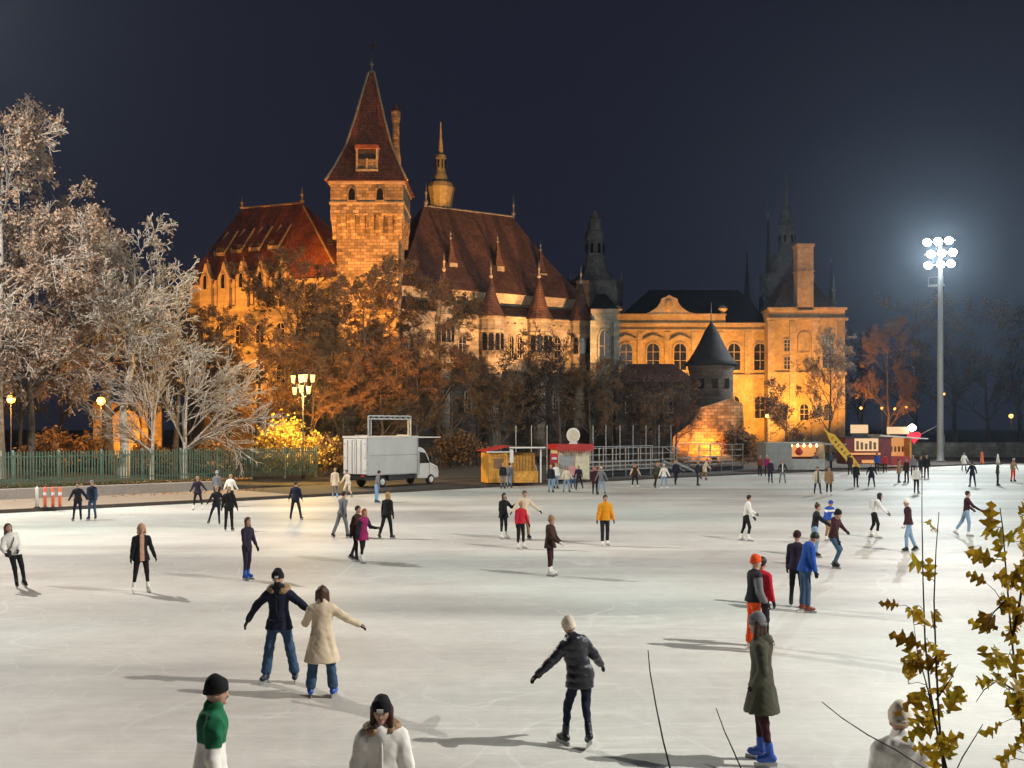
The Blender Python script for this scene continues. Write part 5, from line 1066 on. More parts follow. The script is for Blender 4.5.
    lipc = hc+hfw*.09*sc-hup*.045*sc; eyes = [hc+hfw*.082*sc+hup*.012*sc+hrt*s*.032*sc for s in (-1, 1)]
    def skin(P):
        c = np.tile(SKINC, (len(P), 1)); d = np.linalg.norm((P-lipc)*np.array((1, 1, 1.6)), axis=1); c[d < .026*sc] = (.40, .15, .13)
        for e_ in eyes:
            d = np.linalg.norm(P-e_-hup*.022*sc, axis=1); c[d < .02*sc] = np.array((.12, .07, .05))
        return c
    body = link('person', b.mesh('person', M['skin'], skin)); body.location = loc; body.rotation_euler = (0, 0, math.pi+R(head))
    tag(body, label, 'person', 'skaters on the ice' if py > 463 else None)
    if near:
        for e_ in eyes:
            q = MB().lathe([(.002, -.011), (.008, -.007), (.011, 0), (.008, .007), (.002, .011)], 8); link('eye', q.mesh('eye', M['eye'], True), body, e_)
    # --- trousers
    pc, pw = pants[0], pants[1]; t = Field(lo, hi, h); k = .04
    t.add(pel-up*.03*sc, waist, .137*sc, .125*sc, .04, fw, .76)
    for j in J.values():
        a_ = j['an']-j['sd']*.055
        t.add(j['hip'], j['kn'], .092*sc, .064*sc+pw*.35, .035).add(j['kn'], a_, .060*sc+pw*.4, .047*sc+pw, .03)
    if near: t.wrinkle(.006, 34, px)
    for j in J.values(): pass
    link('trousers', t.mesh('trousers', M['cloth'], COLS[pc] if isinstance(pc, str) else pc), body)
    # --- jacket
    tc, hem = top[0], top[1]; op = top[2] if len(top) > 2 else {}
    bulk = op.get('bulk', 1.0); J_ = Field(lo, hi, h)
    hemp = pel-np.array((0, 0, 1))*hem*sc
    J_.add(waist-up*.1*sc, waist, .150*sc*bulk, .137*sc*bulk, .04, fw, .80).add(waist, chest+up*.06*sc, .137*sc*bulk, .165*sc*bulk, .05, fw, .74).add(chest+up*.11*sc-rt*.11*sc, chest+up*.11*sc+rt*.11*sc, .078*sc*bulk, k=.05)
    J_.add(chest+up*.13*sc, neck-up*.0*sc, .092*sc, .074*sc, .04)
    for j in J.values(): J_.add(j['sh'], j['el'], .074*sc*bulk, .058*sc*bulk, .035).add(j['el'], j['wr']-j['hd']*.015, .056*sc*bulk, .046*sc*bulk, .025)
    if hem > .0:
        mk = (J['r']['kn']+J['l']['kn'])/2; cen = pel*(1-min(1, hem/.43))+mk*min(1, hem/.43); spread = abs(J['r']['kn'][0]-J['l']['kn'][0])*.5*min(1, hem/.43)
        tip = np.array((cen[0], cen[1], hemp[2])); J_.add(waist-up*.05, tip, .148*sc*bulk, (.150+op.get('flare', .03))*sc*bulk+spread*.55, .04, fw, .82)
        for j in J.values(): q = min(1, hem/.43); J_.add(j['hip'], j['hip']*(1-q)+j['kn']*q, .108*sc, .09*sc+op.get('flare', .03)*.6, .05)
    J_.cut(hemp, (0, 0, -1))
    if op.get('collar'): J_.add(neck-up*.01*sc, neck+up*.06*sc, .085*sc, .088*sc, .015)
    if op.get('hood'): J_.add(neck-fw*.075*sc-rt*.05*sc, neck-fw*.075*sc+rt*.05*sc, .075*sc, k=.03).add(neck-fw*.09*sc-up*.1*sc, neck-fw*.08*sc, .06*sc, .07*sc, .03)
    if op.get('quilt') and near: J_.quilt(.006, .105)
    if near: J_.folds(op.get('fold', .008) if not op.get('quilt') else .003, 34, px*.3).wrinkle(.003, 45, px)
    elif midl: J_.wrinkle(.004, 24, px*.3)
    base = np.array(COLS[tc]); sleeve = op.get('sleeve'); low = op.get('low'); front = op.get('front'); stripe = op.get('stripe')
    def jcol(P):
        c = np.tile(base, (len(P), 1)); rel = (P-chest)@up
        if low: c[rel < op.get('split', -.02)*sc] = COLS[low]
        if front:
            m = ((P-chest)@fw > .03) & (np.abs((P-chest)@rt) < .05*sc); c[m] = COLS[front]
        if sleeve:
            for j in J.values():
                d = np.minimum(seg_d(P, j['sh']+(j['el']-j['sh'])*.25, j['el']), seg_d(P, j['el'], j['wr'])); c[(d < .095*sc) & (np.abs((P-chest)@rt) > .135*sc)] = COLS[sleeve]
        if stripe: c[np.abs(rel-stripe[1]*sc) < .045*sc] = COLS[stripe[0]]
        return c
    link('jacket', J_.mesh('jacket', M['puffer'] if op.get('quilt') else M['cloth'], jcol), body)
    if op.get('fur'):
        fu_ = Field(lo, hi, h); n_ = 14; c_ = neck-fw*.02*sc+up*.015*sc
        for i in range(n_):
            a0, a1 = R(35+290*i/n_)+math.pi/2, R(35+290*(i+1)/n_)+math.pi/2; f_ = lambda a: c_+(rt*math.cos(a)*.140+fw*math.sin(a)*.115)*sc-up*.02*math.sin(a)*sc
            fu_.add(f_(a0), f_(a1), .047*sc+.010*rng_.uniform(-1, 1), k=.01)
        fu_.wrinkle(.008, 90, 1.0); link('fur_trim', fu_.mesh('fur_trim', M['hair'], COLS[op['fur']]), body)
    if op.get('scarf'):
        q = Field(lo, hi, h); q.add(neck+up*.03*sc-rt*.03, neck+up*.03*sc+rt*.03, .085*sc, k=.02).add(hc-hup*.085*sc+hfw*.05*sc, hc-hup*.06*sc+hfw*.055*sc, .055*sc, k=.03); link('scarf', q.mesh('scarf', M['cloth'], COLS[op['scarf']]), body)
    if op.get('zip') and near:
        pts = [chest+up*(.13-.09*i)*sc+fw*(.118+.012*math.sin(i))*sc*bulk for i in range(6)]; MB().tube([tuple(p+fw*.006) for p in pts], .007, 5).build('zip', M['dark_metal'], body)
    if op.get('pocket') and near:
        for s in (-1, 1):
            c_ = waist-up*.07*sc+rt*s*.09*sc+fw*.112*sc*bulk; pb = MB().box(-.05, .05, -.006, .02, -.006, .006); pk = pb.build('pocket_flap', M['dark_metal'] if tc in ('navy', 'dark') else M['white_panel'], body); pk.matrix_local = Matrix.Translation(Vector(c_)) @ Matrix((tuple(rt*.94-fw*s*.34), tuple(fw*.94+rt*s*.34), tuple(up))).transposed().to_4x4()
    if op.get('placket') and near:
        MB().tube([tuple(chest+up*(.14-.1*i)*sc+fw*(.126 if i else .10)*sc*bulk) for i in range(6)], .014, 6).build('placket', M['white_paint'], body)
    # --- skates
    for j in J.values():
        a_ = j['an']; lift = a_[2] > .165; yaw = R(12)*j['s']; fd = np.array((math.sin(yaw), math.cos(yaw), 0)); 
        if lift: fd = rot(fd, (1, 0, 0), -R(28) if j['sd'][1] < 0 else R(6))
        fd = fd/np.linalg.norm(fd); fu2 = np.cross(np.cross(fd, (0, 0, 1)), fd); fu2 /= np.linalg.norm(fu2); sole = a_-fu2*.052
        q = Field(a_-.22, a_+.26, .012 if near else (.02 if midl else .03)); q.add(a_-j['sd']*.12*sc, a_-fu2*.02, .054*sc, .052*sc, .02).add(sole-fd*.035+fu2*.0, sole+fd*.135, .046*sc, .040*sc, .03).add(sole+fd*.06+fu2*.03, sole+fd*.09, .04*sc, k=.03)
        sk = link('skate', q.mesh('skate', M['boot'], COLS[skate]), body); bl = link('blade', BLADE, sk)
        bl.matrix_local = Matrix.Translation(Vector(sole+fd*.045-fu2*.094)) @ Matrix((tuple(np.cross(fd, fu2)), tuple(fd), tuple(fu2))).transposed().to_4x4()
    # --- gloves with five fingers
    if glove and midl:
        for j in J.values():
            w, d, s = j['wr'], j['hd'], j['s']; nrm = -rt*s; nrm = nrm-d*(nrm@d); nrm /= np.linalg.norm(nrm); ac = np.cross(d, nrm)*s; g_ = Field(w+d*.08-.13, w+d*.08+.13, .0075 if near else .011)
            g_.add(w-d*.02, w+d*.01, .036*sc, .034*sc, .01).add(w+d*.01, w+d*.075*sc, .036*sc, .043*sc, .015, nrm, .55)
            for i, ln in enumerate((.070, .080, .074, .058)):
                r0 = w+d*.082*sc+ac*(.033-.022*i)*sc; r1 = r0+(d*.92+nrm*.30)*ln*.5*sc; r2 = r1+(d*.75+nrm*.62)*ln*.5*sc; g_.add(r0, r1, .0105*sc, .0098*sc, .005).add(r1, r2, .0098*sc, .0085*sc, .004)
            t0 = w+d*.03*sc+ac*.03*sc; t1 = t0+(d*.65+ac*.6+nrm*.25)*.04*sc; t2 = t1+(d*.9+nrm*.35)*.032*sc; g_.add(t0, t1, .015*sc, .012*sc, .008).add(t1, t2, .0115*sc, .0095*sc, .004)
            link('glove', g_.mesh('glove', M['cloth'], COLS[glove]), body)
    # --- hair and hat
    hh = h if near else min(h, .024); HL, HH = hc-.36, hc+.3
    if hair:
        q = Field(HL, HH, hh); hcx, stl = COLS[hair[0]], hair[1]
        q.add(hc+hup*.035*sc-hfw*.012*sc, hc+hup*.036*sc-hfw*.012*sc, .108*sc-(.010 if hat else 0), k=.02, f=hrt, kf=.86).cut(hc+hfw*.052*sc+hup*.045*sc, hfw*.9-hup*.75)
        if stl in ('long', 'bob', 'mid'):
            ln = dict(long=.30, mid=.22, bob=.12)[stl]
            for i in (-1, -.5, 0, .5, 1): a0 = hc+hrt*i*.078*sc-hfw*(.075-.06*abs(i))*sc; q.add(a0+hup*.03*sc, a0-np.array((0, 0, ln))*sc-hfw*.02*sc+hrt*i*.02+hfw*.05*abs(i)*sc, .038*sc, .026*sc, .03)
            q.add(hc+hfw*.15*sc-hup*.005*sc, hc+hfw*.12*sc-hup*.09*sc, .066*sc, .06*sc, sub=True)
        if stl == 'bun': q.add(hc+hup*.12*sc-hfw*.05*sc, hc+hup*.14*sc-hfw*.05*sc, .045*sc, k=.02)
        if stl == 'pony': q.add(hc-hfw*.1*sc+hup*.03*sc, hc-hfw*.16*sc-hup*.2*sc, .035*sc, .02*sc, .03)
        if near: q.wrinkle(.004, 80, 2.0)
        link('hair', q.mesh('hair', M['hair'], hcx), body)
    if hat:
        q = Field(HL, HH, hh); hcx = COLS[hat[0]]; tl = hat[1] if len(hat) > 1 else .0
        q.add(hc+hup*.030*sc-hfw*.006*sc, hc+hup*(.045+tl*.3)*sc-hfw*.010*sc, .109*sc, .104*sc, .03, hrt, .86).add(hc+hup*.08*sc, hc+hup*(.10+tl)*sc-hfw*(.02+tl*.3)*sc, .085*sc, .05*sc, .06)
        if near: q.wrinkle(.0025, 60, 1.0)
        q.cut(hc+hup*.008*sc, -hup+hfw*.26)
        cuff = Field(HL, HH, hh); cuff.add(hc+hup*.030*sc-hfw*.006*sc, hc+hup*.045*sc-hfw*.008*sc, .118*sc, .116*sc, k=.01, f=hrt, kf=.86).cut(hc+hup*.004*sc, -hup+hfw*.26).cut(hc+hup*.055*sc, hup-hfw*.26)
        if 'pom' in hat: q.add(hc+hup*(.19+tl)*sc, hc+hup*(.2+tl)*sc, .045*sc, k=.01)
        ho = link('hat', q.mesh('hat', M['cloth'], hcx), body); link('hat_cuff', cuff.mesh('hat_cuff', M['cloth'], hcx), ho)
        if 'patch' in hat:
            c_ = hc+hfw*.114*sc+hup*.058*sc; pm = MB().box(-.028, .028, -.004, .006, -.016, .016); po_ = pm.build('hat_patch', M['white_paint'], ho); po_.matrix_local = Matrix.Translation(Vector(c_)) @ Matrix((tuple(hrt), tuple(hfw), tuple(hup))).transposed().to_4x4()
    body['_chest'] = tuple(float(x) for x in chest); 
    info = dict(o=body, chest=chest, fw=fw, rt=rt, up=up, sc=sc, J=J, neck=neck, waist=waist, pel=pel)
    del body['_chest']
    return info
def seg_d(P, a, b):
    d = b-a; t = np.clip(((P-a)@d)/(d@d), 0, 1); return np.linalg.norm(P-a-t[:, None]*d, axis=1)
# ------------------------------------------------------------------ the skaters
# close to the camera
person(213, 880, 'man in green and white fleece and dark beanie, cut by the lower border', 112, 'stand', 1.80, ('green', .06, dict(low='white', split=-.07, bulk=1.15, collar=1, fold=.012)), ('dark', .02), 'black', ('black', .02), None, 'brown', headturn=(12, 4), side=1, ra=(-4, 10, 18, 0), la=(-2, 12, 16, 0))
person(382, 885, 'woman in white hooded jacket and black patched beanie, cut by the lower border', 4, 'stand', 1.66, ('white', .06, dict(bulk=1.18, fur='tan', hood=1, fold=.013, placket=1, pocket=1)), ('dark', .02), 'white', ('black', .01, 'patch'), ('hbrown', 'long'), 'black', headturn=(6, 10), ra=(2, 15, 14, 0), la=(2, 15, 14, 0))
person(280, 683, 'man in navy fur-collared parka with arms spread, facing the beige coat', -4, 'wide', 1.80, ('navy', .10, dict(fur='tan', scarf='black', zip=1, bulk=1.06, pocket=1)), ('jeans', .034), 'navy', ('black', .02, 'patch'), None, 'black', rl=(3, 9, 5), ll=(-2, 11, 6), ra=(6, 44, 10, 8), la=(12, 54, 14, 0), headturn=(-6, 4))
person(322, 697, 'woman in long beige coat seen from behind, one arm held out', 184, 'wide', 1.66, ('beige', .40, dict(collar=1, flare=.05, bulk=1.12)), ('jeans', .040), 'skate_blue', None, ('hbrown', 'bob'), 'black', rl=(2, 7, 5), ll=(2, 7, 5), ra=(8, 56, 22, 0), la=(26, 24, 58, 6))
person(576, 747, 'woman in shiny black puffer and cream beanie gliding away, arms out', 204, 'glide', 1.62, ('dark', .16, dict(quilt=1, bulk=1.2, hood=1, flare=.0, collar=1)), ('navy', .0), 'dark', ('cream', .035), ('hdark', 'short'), 'black', lean=8, side=-12, rl=(-12, -8, 16), ll=(16, 9, 20), ra=(6, 40, 26, 0), la=(2, 48, 12, 0))
person(763, 763, 'person in olive hooded coat, grey beanie and bright blue skates', -104, 'pocket', 1.79, ('olive', .34, dict(hood=1, flare=.05, bulk=1.12)), ('maroon', -.004), 'skate_blue', ('grey', .02), ('hbrown', 'mid'), 'black', headturn=(10, 8), lean=2)
person(755, 651, 'person in orange beanie and orange trousers behind the olive coat', 100, 'stand', 1.72, ('dark', .03, dict(sleeve='grey', bulk=1.1)), ('orange', .045), 'white', ('orange', .01), ('hdark', 'short'), 'black', ra=(6, 8, 22, 0), la=(8, 8, 26, 0))
person(762, 646, 'person in crimson jacket half hidden behind the orange beanie', 130, 'stand', 1.64, ('red', .05), ('dark', .0), 'black', None, ('hdark', 'short'), 'black')
person(900, 912, 'person in white padded jacket and cream beanie, cut by the lower border', 170, 'stand', 1.70, ('white', .05, dict(bulk=1.2, hood=1, collar=1, fold=.014)), ('grey', .02), 'white', ('cream', .05), ('blond', 'short'), 'black', headturn=(0, 6))
# middle distance
person(797, 607, 'dark purple-clad skater arm in arm with the blue jacket', 150, 'stand', 1.70, ('purple', .08), ('black', .0), 'black', ('maroon',), ('hdark', 'short'), 'black')
person(806, 612, 'man in blue jacket and jeans bending his head forward', 96, 'stand', 1.80, ('royal', .06, dict(bulk=1.1)), ('jeans', .018), 'rust', None, ('hdark', 'short'), 'black', lean=12, headturn=(0, 38), ra=(8, 8, 10, 0), la=(10, 8, 12, 0))
person(836, 568, 'skater in dark hooded jacket and jeans crouching backward, one arm stretched', 62, 'lean', 1.78, ('maroon', .02, dict(hood=1, bulk=1.05)), ('jeans', .01), 'black', ('black', .02), None, 'black', lean=14, side=14, rl=(30, 5, 50), ll=(24, 8, 46), ra=(20, 24, 10, 0), la=(30, 44, 10, 0))
person(814, 557, 'dark-jacketed skater with topknot behind the blue jacket', 82, 'hold', 1.68, ('dark', -.0), ('ljeans', .01), 'black', None, ('hbrown', 'bun'), 'black', ra=(52, 8, 10, 0), la=(48, 8, 12, 0))
person(828, 541, 'child in bright blue jacket with white chest stripe', 20, 'lean', 1.52, ('blue', .03, dict(stripe=('white', .08), bulk=1.12)), ('tan', .01), 'white', ('blue',), ('blond', 'short'), 'black', lean=20)
i14 = person(874, 538, 'woman in white top and black trousers reaching ahead, rucksack on her back', 84, 'lean', 1.70, ('white', -.02), ('black', .0), 'white', None, ('hdark', 'long'), 'black', lean=18, rl=(18, 4, 24), ll=(2, 5, 26), ra=(40, 10, 14, 0), la=(48, 8, 12, 0))
person(910, 552, 'skater in white beanie, maroon jacket and pale jeans', -98, 'stride', 1.72, ('maroon', .02, dict(bulk=1.05)), ('ljeans', .012), 'black', ('white', .02), ('blond', 'short'), 'white', lean=5, rl=(-12, 3, 10), ll=(14, 4, 14), ra=(0, 12, 14, 0), la=(14, 14, 20, 0))
person(963, 536, 'skater in dark gilet and pale jeans, right of the sapling tip', 84, 'stride', 1.68, ('maroon', .0), ('ljeans', .012), 'white', None, ('hdark', 'short'), 'black', lean=4, ra=(40, 12, 20, 0), rl=(10, 3, 14), ll=(-18, 8, 14))
person(745, 541, 'skater in white jacket, black trousers and white skates', 92, 'glide', 1.66, ('white', -.01), ('black', .0), 'white', None, ('hdark', 'short'), 'black', la=(40, 10, 20, 0))
person(605, 546, 'man in bright yellow jacket and dark trousers', 10, 'walk', 1.74, ('yellow', .06, dict(bulk=1.18, collar=1)), ('dark', .015), 'white', None, ('hdark', 'short'), 'black', ra=(4, 14, 10, 0), la=(4, 14, 10, 0), rl=(4, 0, 6), ll=(-2, 2, 12))
person(551, 576, 'woman in brown padded jacket, grey knit hat and white skates', 70, 'stand', 1.60, ('brown', .12, dict(bulk=1.25, hood=1)), ('maroon', .0), 'white', ('tan', .05), ('hbrown', 'short'), 'white', ra=(28, 10, 30, 8), la=(20, 10, 30, 8))
person(521, 549, 'skater in bright red jacket and black trousers', 30, 'stand', 1.58, ('red', .02, dict(bulk=1.05)), ('black', .005), 'white', None, ('blond', 'short'), 'black', ra=(4, 10, 20, 0), la=(10, 12, 14, 0))
person(524, 540, 'man in beige jacket holding his arms wide behind the red jacket', 20, 'wide', 1.78, ('beige', .06, dict(bulk=1.1)), ('tan', .01), 'dark', None, ('hbrown', 'short'), 'black', ra=(8, 42, 16, 0), la=(8, 46, 16, 0))
person(504, 539, 'woman in short black coat raising a hand, left of the red jacket', 40, 'stand', 1.66, ('black', .14, dict(flare=.05)), ('dark', -.004), 'white', None, ('hdark', 'bob'), 'black', la=(50, 10, 70, 0), ra=(6, 10, 20, 0))
person(386, 539, 'blond woman in black striding away across the ice', 150, 'walk', 1.70, ('black', .06), ('black', .012), 'black', None, ('blond', 'long'), 'black', ra=(-6, 14, 10, 0), la=(4, 14, 10, 0), rl=(10, 6, 8), ll=(-12, 6, 10))
person(362, 563, 'woman in magenta coat and black leggings', 60, 'walk', 1.62, ('magenta', .22, dict(flare=.06, bulk=1.05, sleeve='dark')), ('black', -.004), 'white', None, ('ginger', 'long'), 'black', la=(28, 10, 60, 0), rl=(8, 2, 8), ll=(-8, 3, 10))
person(355, 561, 'dark-coated companion just behind the magenta coat', 65, 'walk', 1.68, ('brown', .10), ('black', .0), 'black', None, ('hdark', 'short'), 'black', rl=(12, 3, 8), ll=(-12, 4, 12))
person(341, 538, 'skater in grey jacket and pale olive trousers striding', 140, 'stride', 1.72, ('grey', .03), ('grey', .02), 'black', None, ('hdark', 'short'), 'black', lean=8, rl=(14, 7, 10), ll=(-16, 7, 8))
person(296, 520, 'dark-clad skater with legs spread wide in front of the fence end', 172, 'wide', 1.70, ('navy', .02), ('dark', .008), 'black', None, ('hbrown', 'short'), 'black', rl=(0, 14, 4), ll=(0, 10, 4), ra=(4, 14, 10, 0), la=(4, 20, 10, 0))
person(247, 580, 'long-haired woman in dark purple with blue skates', 62, 'glide', 1.66, ('purple', .0), ('purple', -.002), 'skate_blue', None, ('hbrown', 'long'), 'black', lean=2, ra=(20, 16, 14, 0), la=(4, 16, 14, 0), rl=(6, 2, 10), ll=(-2, 3, 8))
person(141, 593, 'woman in black outfit over peach top with white skates', 28, 'stand', 1.68, ('black', .13, dict(front='peach', flare=.03)), ('black', -.004), 'white', ('peach',), ('blond', 'bob'), 'black', lean=0, ra=(-4, 10, 14, 0), la=(4, 18, 12, 0), rl=(2, 8, 6), ll=(2, 6, 6))
i29 = person(21, 588, 'woman in white jacket and black trousers leaning back, by the border', 44, 'stand', 1.64, ('white', .05, dict(bulk=1.08)), ('black', .004), 'dark', None, ('hbrown', 'mid'), 'black', side=13, lean=-6, rl=(6, -10, 8), ll=(4, 13, 8), ra=(10, 16, 44, 10), la=(10, 10, 40, 14))
person(77, 521, 'dark-clad skater hand in hand, nearer the orange bollards', 10, 'wide', 1.66, ('dark', .06), ('navy', .004), 'dark', None, ('hbrown', 'short'), 'black', rl=(6, 8, 8), ll=(0, 2, 8), la=(4, 34, 10, 0), ra=(2, 26, 16, 0))
person(92, 520, 'blue-grey clad skater, right one of the couple by the bollards', -6, 'stand', 1.74, ('navy', .05, dict(sleeve='jeans')), ('jeans', .006), 'black', None, ('grey', 'short'), 'black', rl=(4, 5, 8), ll=(-4, 0, 12))
person(198, 510, 'dark purple-clad skater with arms out by the fence', 0, 'wide', 1.66, ('purple', .10, dict(flare=.05)), ('dark', .0), 'white', None, ('blond', 'short'), 'black', la=(6, 40, 10, 0))
person(217, 504, 'skater in lavender-grey jacket in the group by the fence', 180, 'stand', 1.74, ('grey', .05), ('dark', .005), 'dark', ('lgrey',), ('grey', 'short'), 'black')
person(230, 507, 'skater in white jacket at the back of the group by the fence', 170, 'wide', 1.66, ('white', .04, dict(bulk=1.1)), ('dark', .0), 'black', None, ('blond', 'short'), 'black')
person(214, 525, 'dark-clad skater lunging sideways in front of the lavender jacket', 8, 'push', 1.60, ('dark', .08), ('navy', .0), 'black', None, ('blond', 'short'), 'black', lean=4, rl=(4, 20, 4), ll=(4, 2, 8))
person(229, 531, 'skater in black seen from behind, nearest of the group by the fence', 182, 'stand', 1.74, ('black', .04, dict(bulk=1.08)), ('black', .01), 'black', None, ('blond', 'short'), 'black', ra=(2, 16, 12, 0), la=(2, 14, 12, 0))
person(335, 497.5, 'person in long beige coat standing behind the truck', 20, 'stand', 1.70, ('beige', .26, dict(flare=.04)), ('grey', .004), 'lblue', None, ('blond', 'short'), None)
person(348, 497.5, 'person in cream jacket stooping behind the truck', -30, 'lean', 1.66, ('cream', .10), ('cream', .0), 'grey', None, ('hdark', 'short'), None, lean=14)
person(377, 503, 'person in light blue jeans beside the truck', 110, 'stand', 1.74, ('grey', .0), ('lblue', .012), 'jeans', None, ('hdark', 'short'), None, lean=12)
# far side, left to right
FAR = [
 (503, 489, 'dark-topped skater before the yellow hut corner', 20, 'stand', 'dark', 'grey', 'blond', 1.7), (509.5, 488.5, 'skater in pale jeans before the yellow hut', 170, 'stand', 'grey', 'ljeans', 'hdark', 1.68), (517, 483.5, 'person in pale yellow top at the hut counter', 30, 'hold', 'cream', 'dark', 'hdark', 1.7), (526, 484, 'person in pink top at the hut porch', 90, 'lean', 'pink', 'rust', 'hbrown', 1.6), (533.5, 484.5, 'person all in cream at the hut porch', -20, 'hold', 'cream', 'cream', 'blond', 1.7),
 (551, 493, 'skater in dark gilet and pale jeans beside the red sign', 10, 'stand', 'dark', 'ljeans', 'blond', 1.74), (556, 489, 'skater in white jacket half behind the dark gilet', 30, 'stand', 'white', 'ljeans', 'blond', 1.7), (566.5, 493, 'skater in cream jacket and pale jeans before the cream kiosk', 8, 'wide', 'cream', 'ljeans', 'ginger', 1.66), (573, 488.5, 'skater in pink check jacket before the cream kiosk', 0, 'stand', 'pink', 'jeans', 'blond', 1.68), (579.5, 490, 'skater in purple plaid jacket before the cream kiosk', -10, 'stride', 'purple', 'dark', 'blond', 1.66),
 (595, 495, 'red-haired skater in dark coat', 10, 'stand', 'maroon', 'dark', 'red', 1.7), (601.5, 495, 'skater in grey jacket and jeans beside the red-haired one', -10, 'wide', 'grey', 'ljeans', 'cream', 1.7), (635, 488, 'skater in brown gilet with beige sleeves, arms out', 0, 'wide', 'brown', 'black', 'ginger', 1.64), (655, 488, 'skater in olive jacket before the metal stand', 30, 'stride', 'olive', 'brown', 'blond', 1.78), (664, 489.5, 'skater in white jacket and pale trousers before the metal stand', 0, 'wide', 'white', 'ljeans', 'cream', 1.66), (675.5, 485, 'skater all in dark navy before the metal stairs', 15, 'walk', 'navy', 'navy', 'blond', 1.76),
 (698, 486, 'slim dark-clad skater standing in profile by the metal stand', 80, 'stand', 'dark', 'dark', 'blond', 1.74), (703.5, 480, 'person in beige coat behind the slim dark skater', 60, 'stride', 'beige', 'tan', 'ginger', 1.7), (760, 476, 'person in rusty red jacket left of the container bar', 20, 'stand', 'rust', 'dark', 'blond', 1.7), (767, 477, 'person in pink jacket before the container bar', 0, 'stand', 'magenta', 'maroon', 'cream', 1.76), (770.5, 483, 'skater in dark plum before the container bar', 10, 'stand', 'purple', 'purple', 'blond', 1.72), (782.5, 483.5, 'skater in black jacket with white front', -10, 'wide', 'black', 'grey', 'hbrown', 1.68),
 (805, 471, 'customer in navy jacket and white trousers at the bar counter', 180, 'stand', 'navy', 'white', 'hdark', 1.76), (815, 471.5, 'customer in grey jacket at the bar counter', 170, 'stand', 'grey', 'dark', 'hbrown', 1.74), (831, 470, 'dark-clad person in the shade right of the container bar', 40, 'stand', 'jeans', 'dark', 'hdark', 1.7), (817.5, 494, 'skater in open cream coat over black', 0, 'wide', 'cream', 'dark', 'hbrown', 1.66), (829, 495.5, 'skater in black with white skates beside the cream coat', -10, 'stand', 'tan', 'black', 'hbrown', 1.72), (850, 475, 'person in crimson jacket at the snack trailer', 180, 'stand', 'maroon', 'dark', 'hbrown', 1.76),
 (856, 487.5, 'skater in long black coat, left one of the two holding hands', 10, 'stand', 'black', 'black', 'blond', 1.66), (871.5, 487.5, 'skater in black coat with legs apart, right one holding hands', -15, 'wide', 'black', 'black', 'blond', 1.64), (877, 472.5, 'person in blue jacket at the snack booth', 150, 'stand', 'blue', 'dark', 'hdark', 1.74), (885, 473, 'person in red and dark before the booth counter', 170, 'stand', 'red', 'dark', 'hdark', 1.66), (899, 483, 'skater in brown coat, left of the huddle under the heart light', 60, 'stand', 'tan', 'dark', 'hdark', 1.74), (906.5, 483, 'skater in dark brown jacket in the huddle under the heart light', -60, 'stand', 'brown', 'dark', 'ginger', 1.8),
 (913, 476, 'person in grey-violet jacket below the red heart', 0, 'stand', 'grey', 'dark', 'pink', 1.72), (921, 478, 'person in black jacket below the red heart, left of two', 20, 'stand', 'black', 'dark', 'blond', 1.7), (926.5, 478.5, 'tall person in black by the mast foot', -20, 'stand', 'black', 'black', 'blond', 1.84), (916.5, 493.5, 'skater in white jacket and black trousers below the heart light', 5, 'stand', 'white', 'black', 'hdark', 1.7), (964, 471, 'skater in white coat right of the mast', 0, 'wide', 'white', 'grey', 'hdark', 1.72), (972.5, 487, 'skater in navy jacket with legs apart, right of the mast', 180, 'wide', 'navy', 'navy', 'hdark', 1.74), (998, 486, 'skater in grey-brown jacket left of the orange trousers', 70, 'stand', 'olive', 'dark', 'cream', 1.7), (1013, 482, 'skater in tan jacket and orange trousers behind the sapling', 20, 'wide', 'tan', 'orange', 'cream', 1.76)]
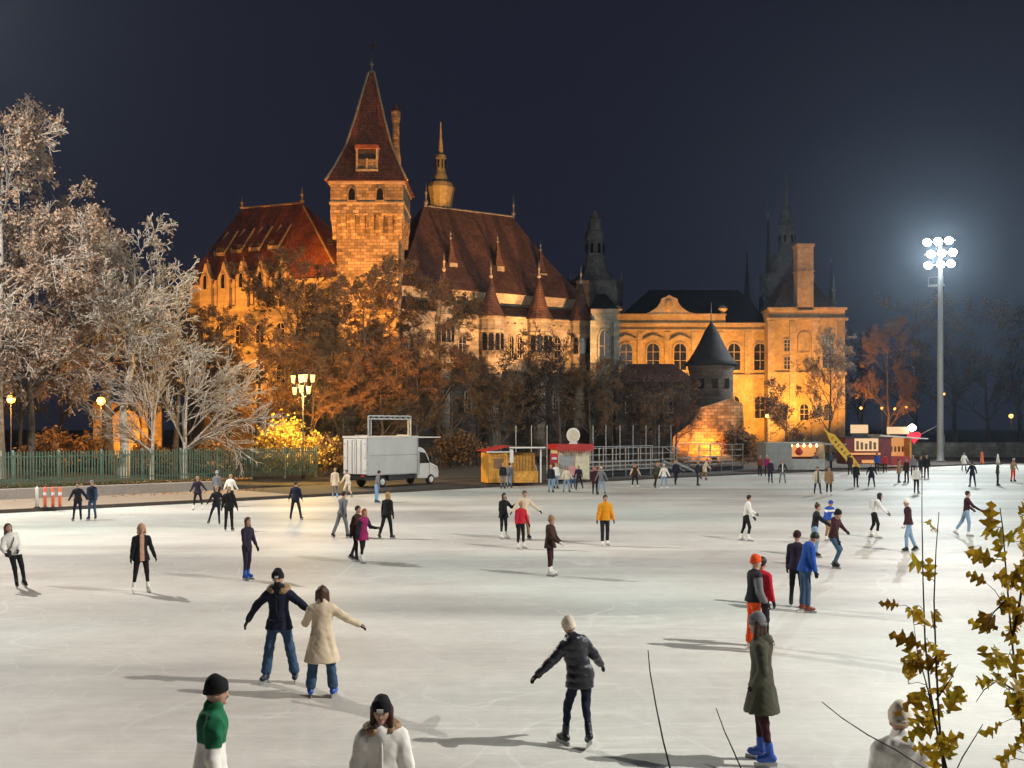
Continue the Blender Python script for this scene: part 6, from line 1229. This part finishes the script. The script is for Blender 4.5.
for px, py, l, hd, po_, tc, pc, hc_, tl in FAR:
    long_ = 'coat' in l and 'jacket' not in l
    op = {}
    if 'beige sleeves' in l: op['sleeve'] = 'beige'
    if 'white front' in l: op['front'] = 'white'
    if 'open cream' in l: op['front'] = 'black'
    person(px, py, l, hd, po_, tl, (tc, .26 if long_ else .06, op), (pc, .008), 'white' if 'white skates' in l or px in (635, 664) else 'dark', None, (hc_, 'long' if px in (635, 566.5, 595) else 'short'), None)
# bags carried by skaters
def bag(name, info, c, size, mat, label, strap):
    o = empty(name, info['o'].location, info['o'].rotation_euler[2], label, 'bag'); c = Vector(c); sx, sy, sz = size
    b = MB().box(c.x-sx, c.x+sx, c.y-sy, c.y+sy, c.z-sz, c.z+sz).build('bag_body', mat, o, bevel=.03)
    for s in strap: MB().tube([tuple(p) for p in s], .014, 5).build('strap', mat, o)
ch, up, fw, rt, sc = (i29[k] for k in ('chest', 'up', 'fw', 'rt', 'sc')); bc = ch-up*.30+rt*.17+fw*.03
bag('shoulder_bag', i29, bc, (.05, .12, .09), M['black_rubber'], 'black shoulder bag at the hip of the leaning white-jacketed woman', [[ch+up*.13-rt*.08+fw*.06, ch+fw*.15-rt*.0, ch-up*.15+fw*.14+rt*.09, bc+up*.08]])
ch, up, fw, rt = (i14[k] for k in ('chest', 'up', 'fw', 'rt')); bc = ch-fw*.19-up*.04
bag('rucksack', i14, bc, (.13, .07, .17), M['white_panel'], 'pale rucksack on the back of the white-topped woman', [[ch+up*.12+rt*s*.09-fw*.1, ch+up*.15+rt*s*.09, ch+fw*.12+rt*s*.1, ch-up*.12+rt*s*.13] for s in (-1, 1)])
# ------------------------------------------------------------------ thin night haze round the whole place
hs = Nodes('haze_air'); hs.t.nodes.remove(hs.p); vp = hs.n('VolumePrincipled'); vp.inputs['Color'].default_value = (.62, .80, 1.0, 1); vp.inputs['Density'].default_value = .00020; vp.inputs['Anisotropy'].default_value = .80
hs.l(vp.outputs[0], hs.out.inputs['Volume'])
tag(MB().box(-1560, 1560, -450, 1660, -1.06, 60).build('haze', M['haze_air']), 'thin night haze glowing round the floodlight mast', 'haze', kind='stuff')
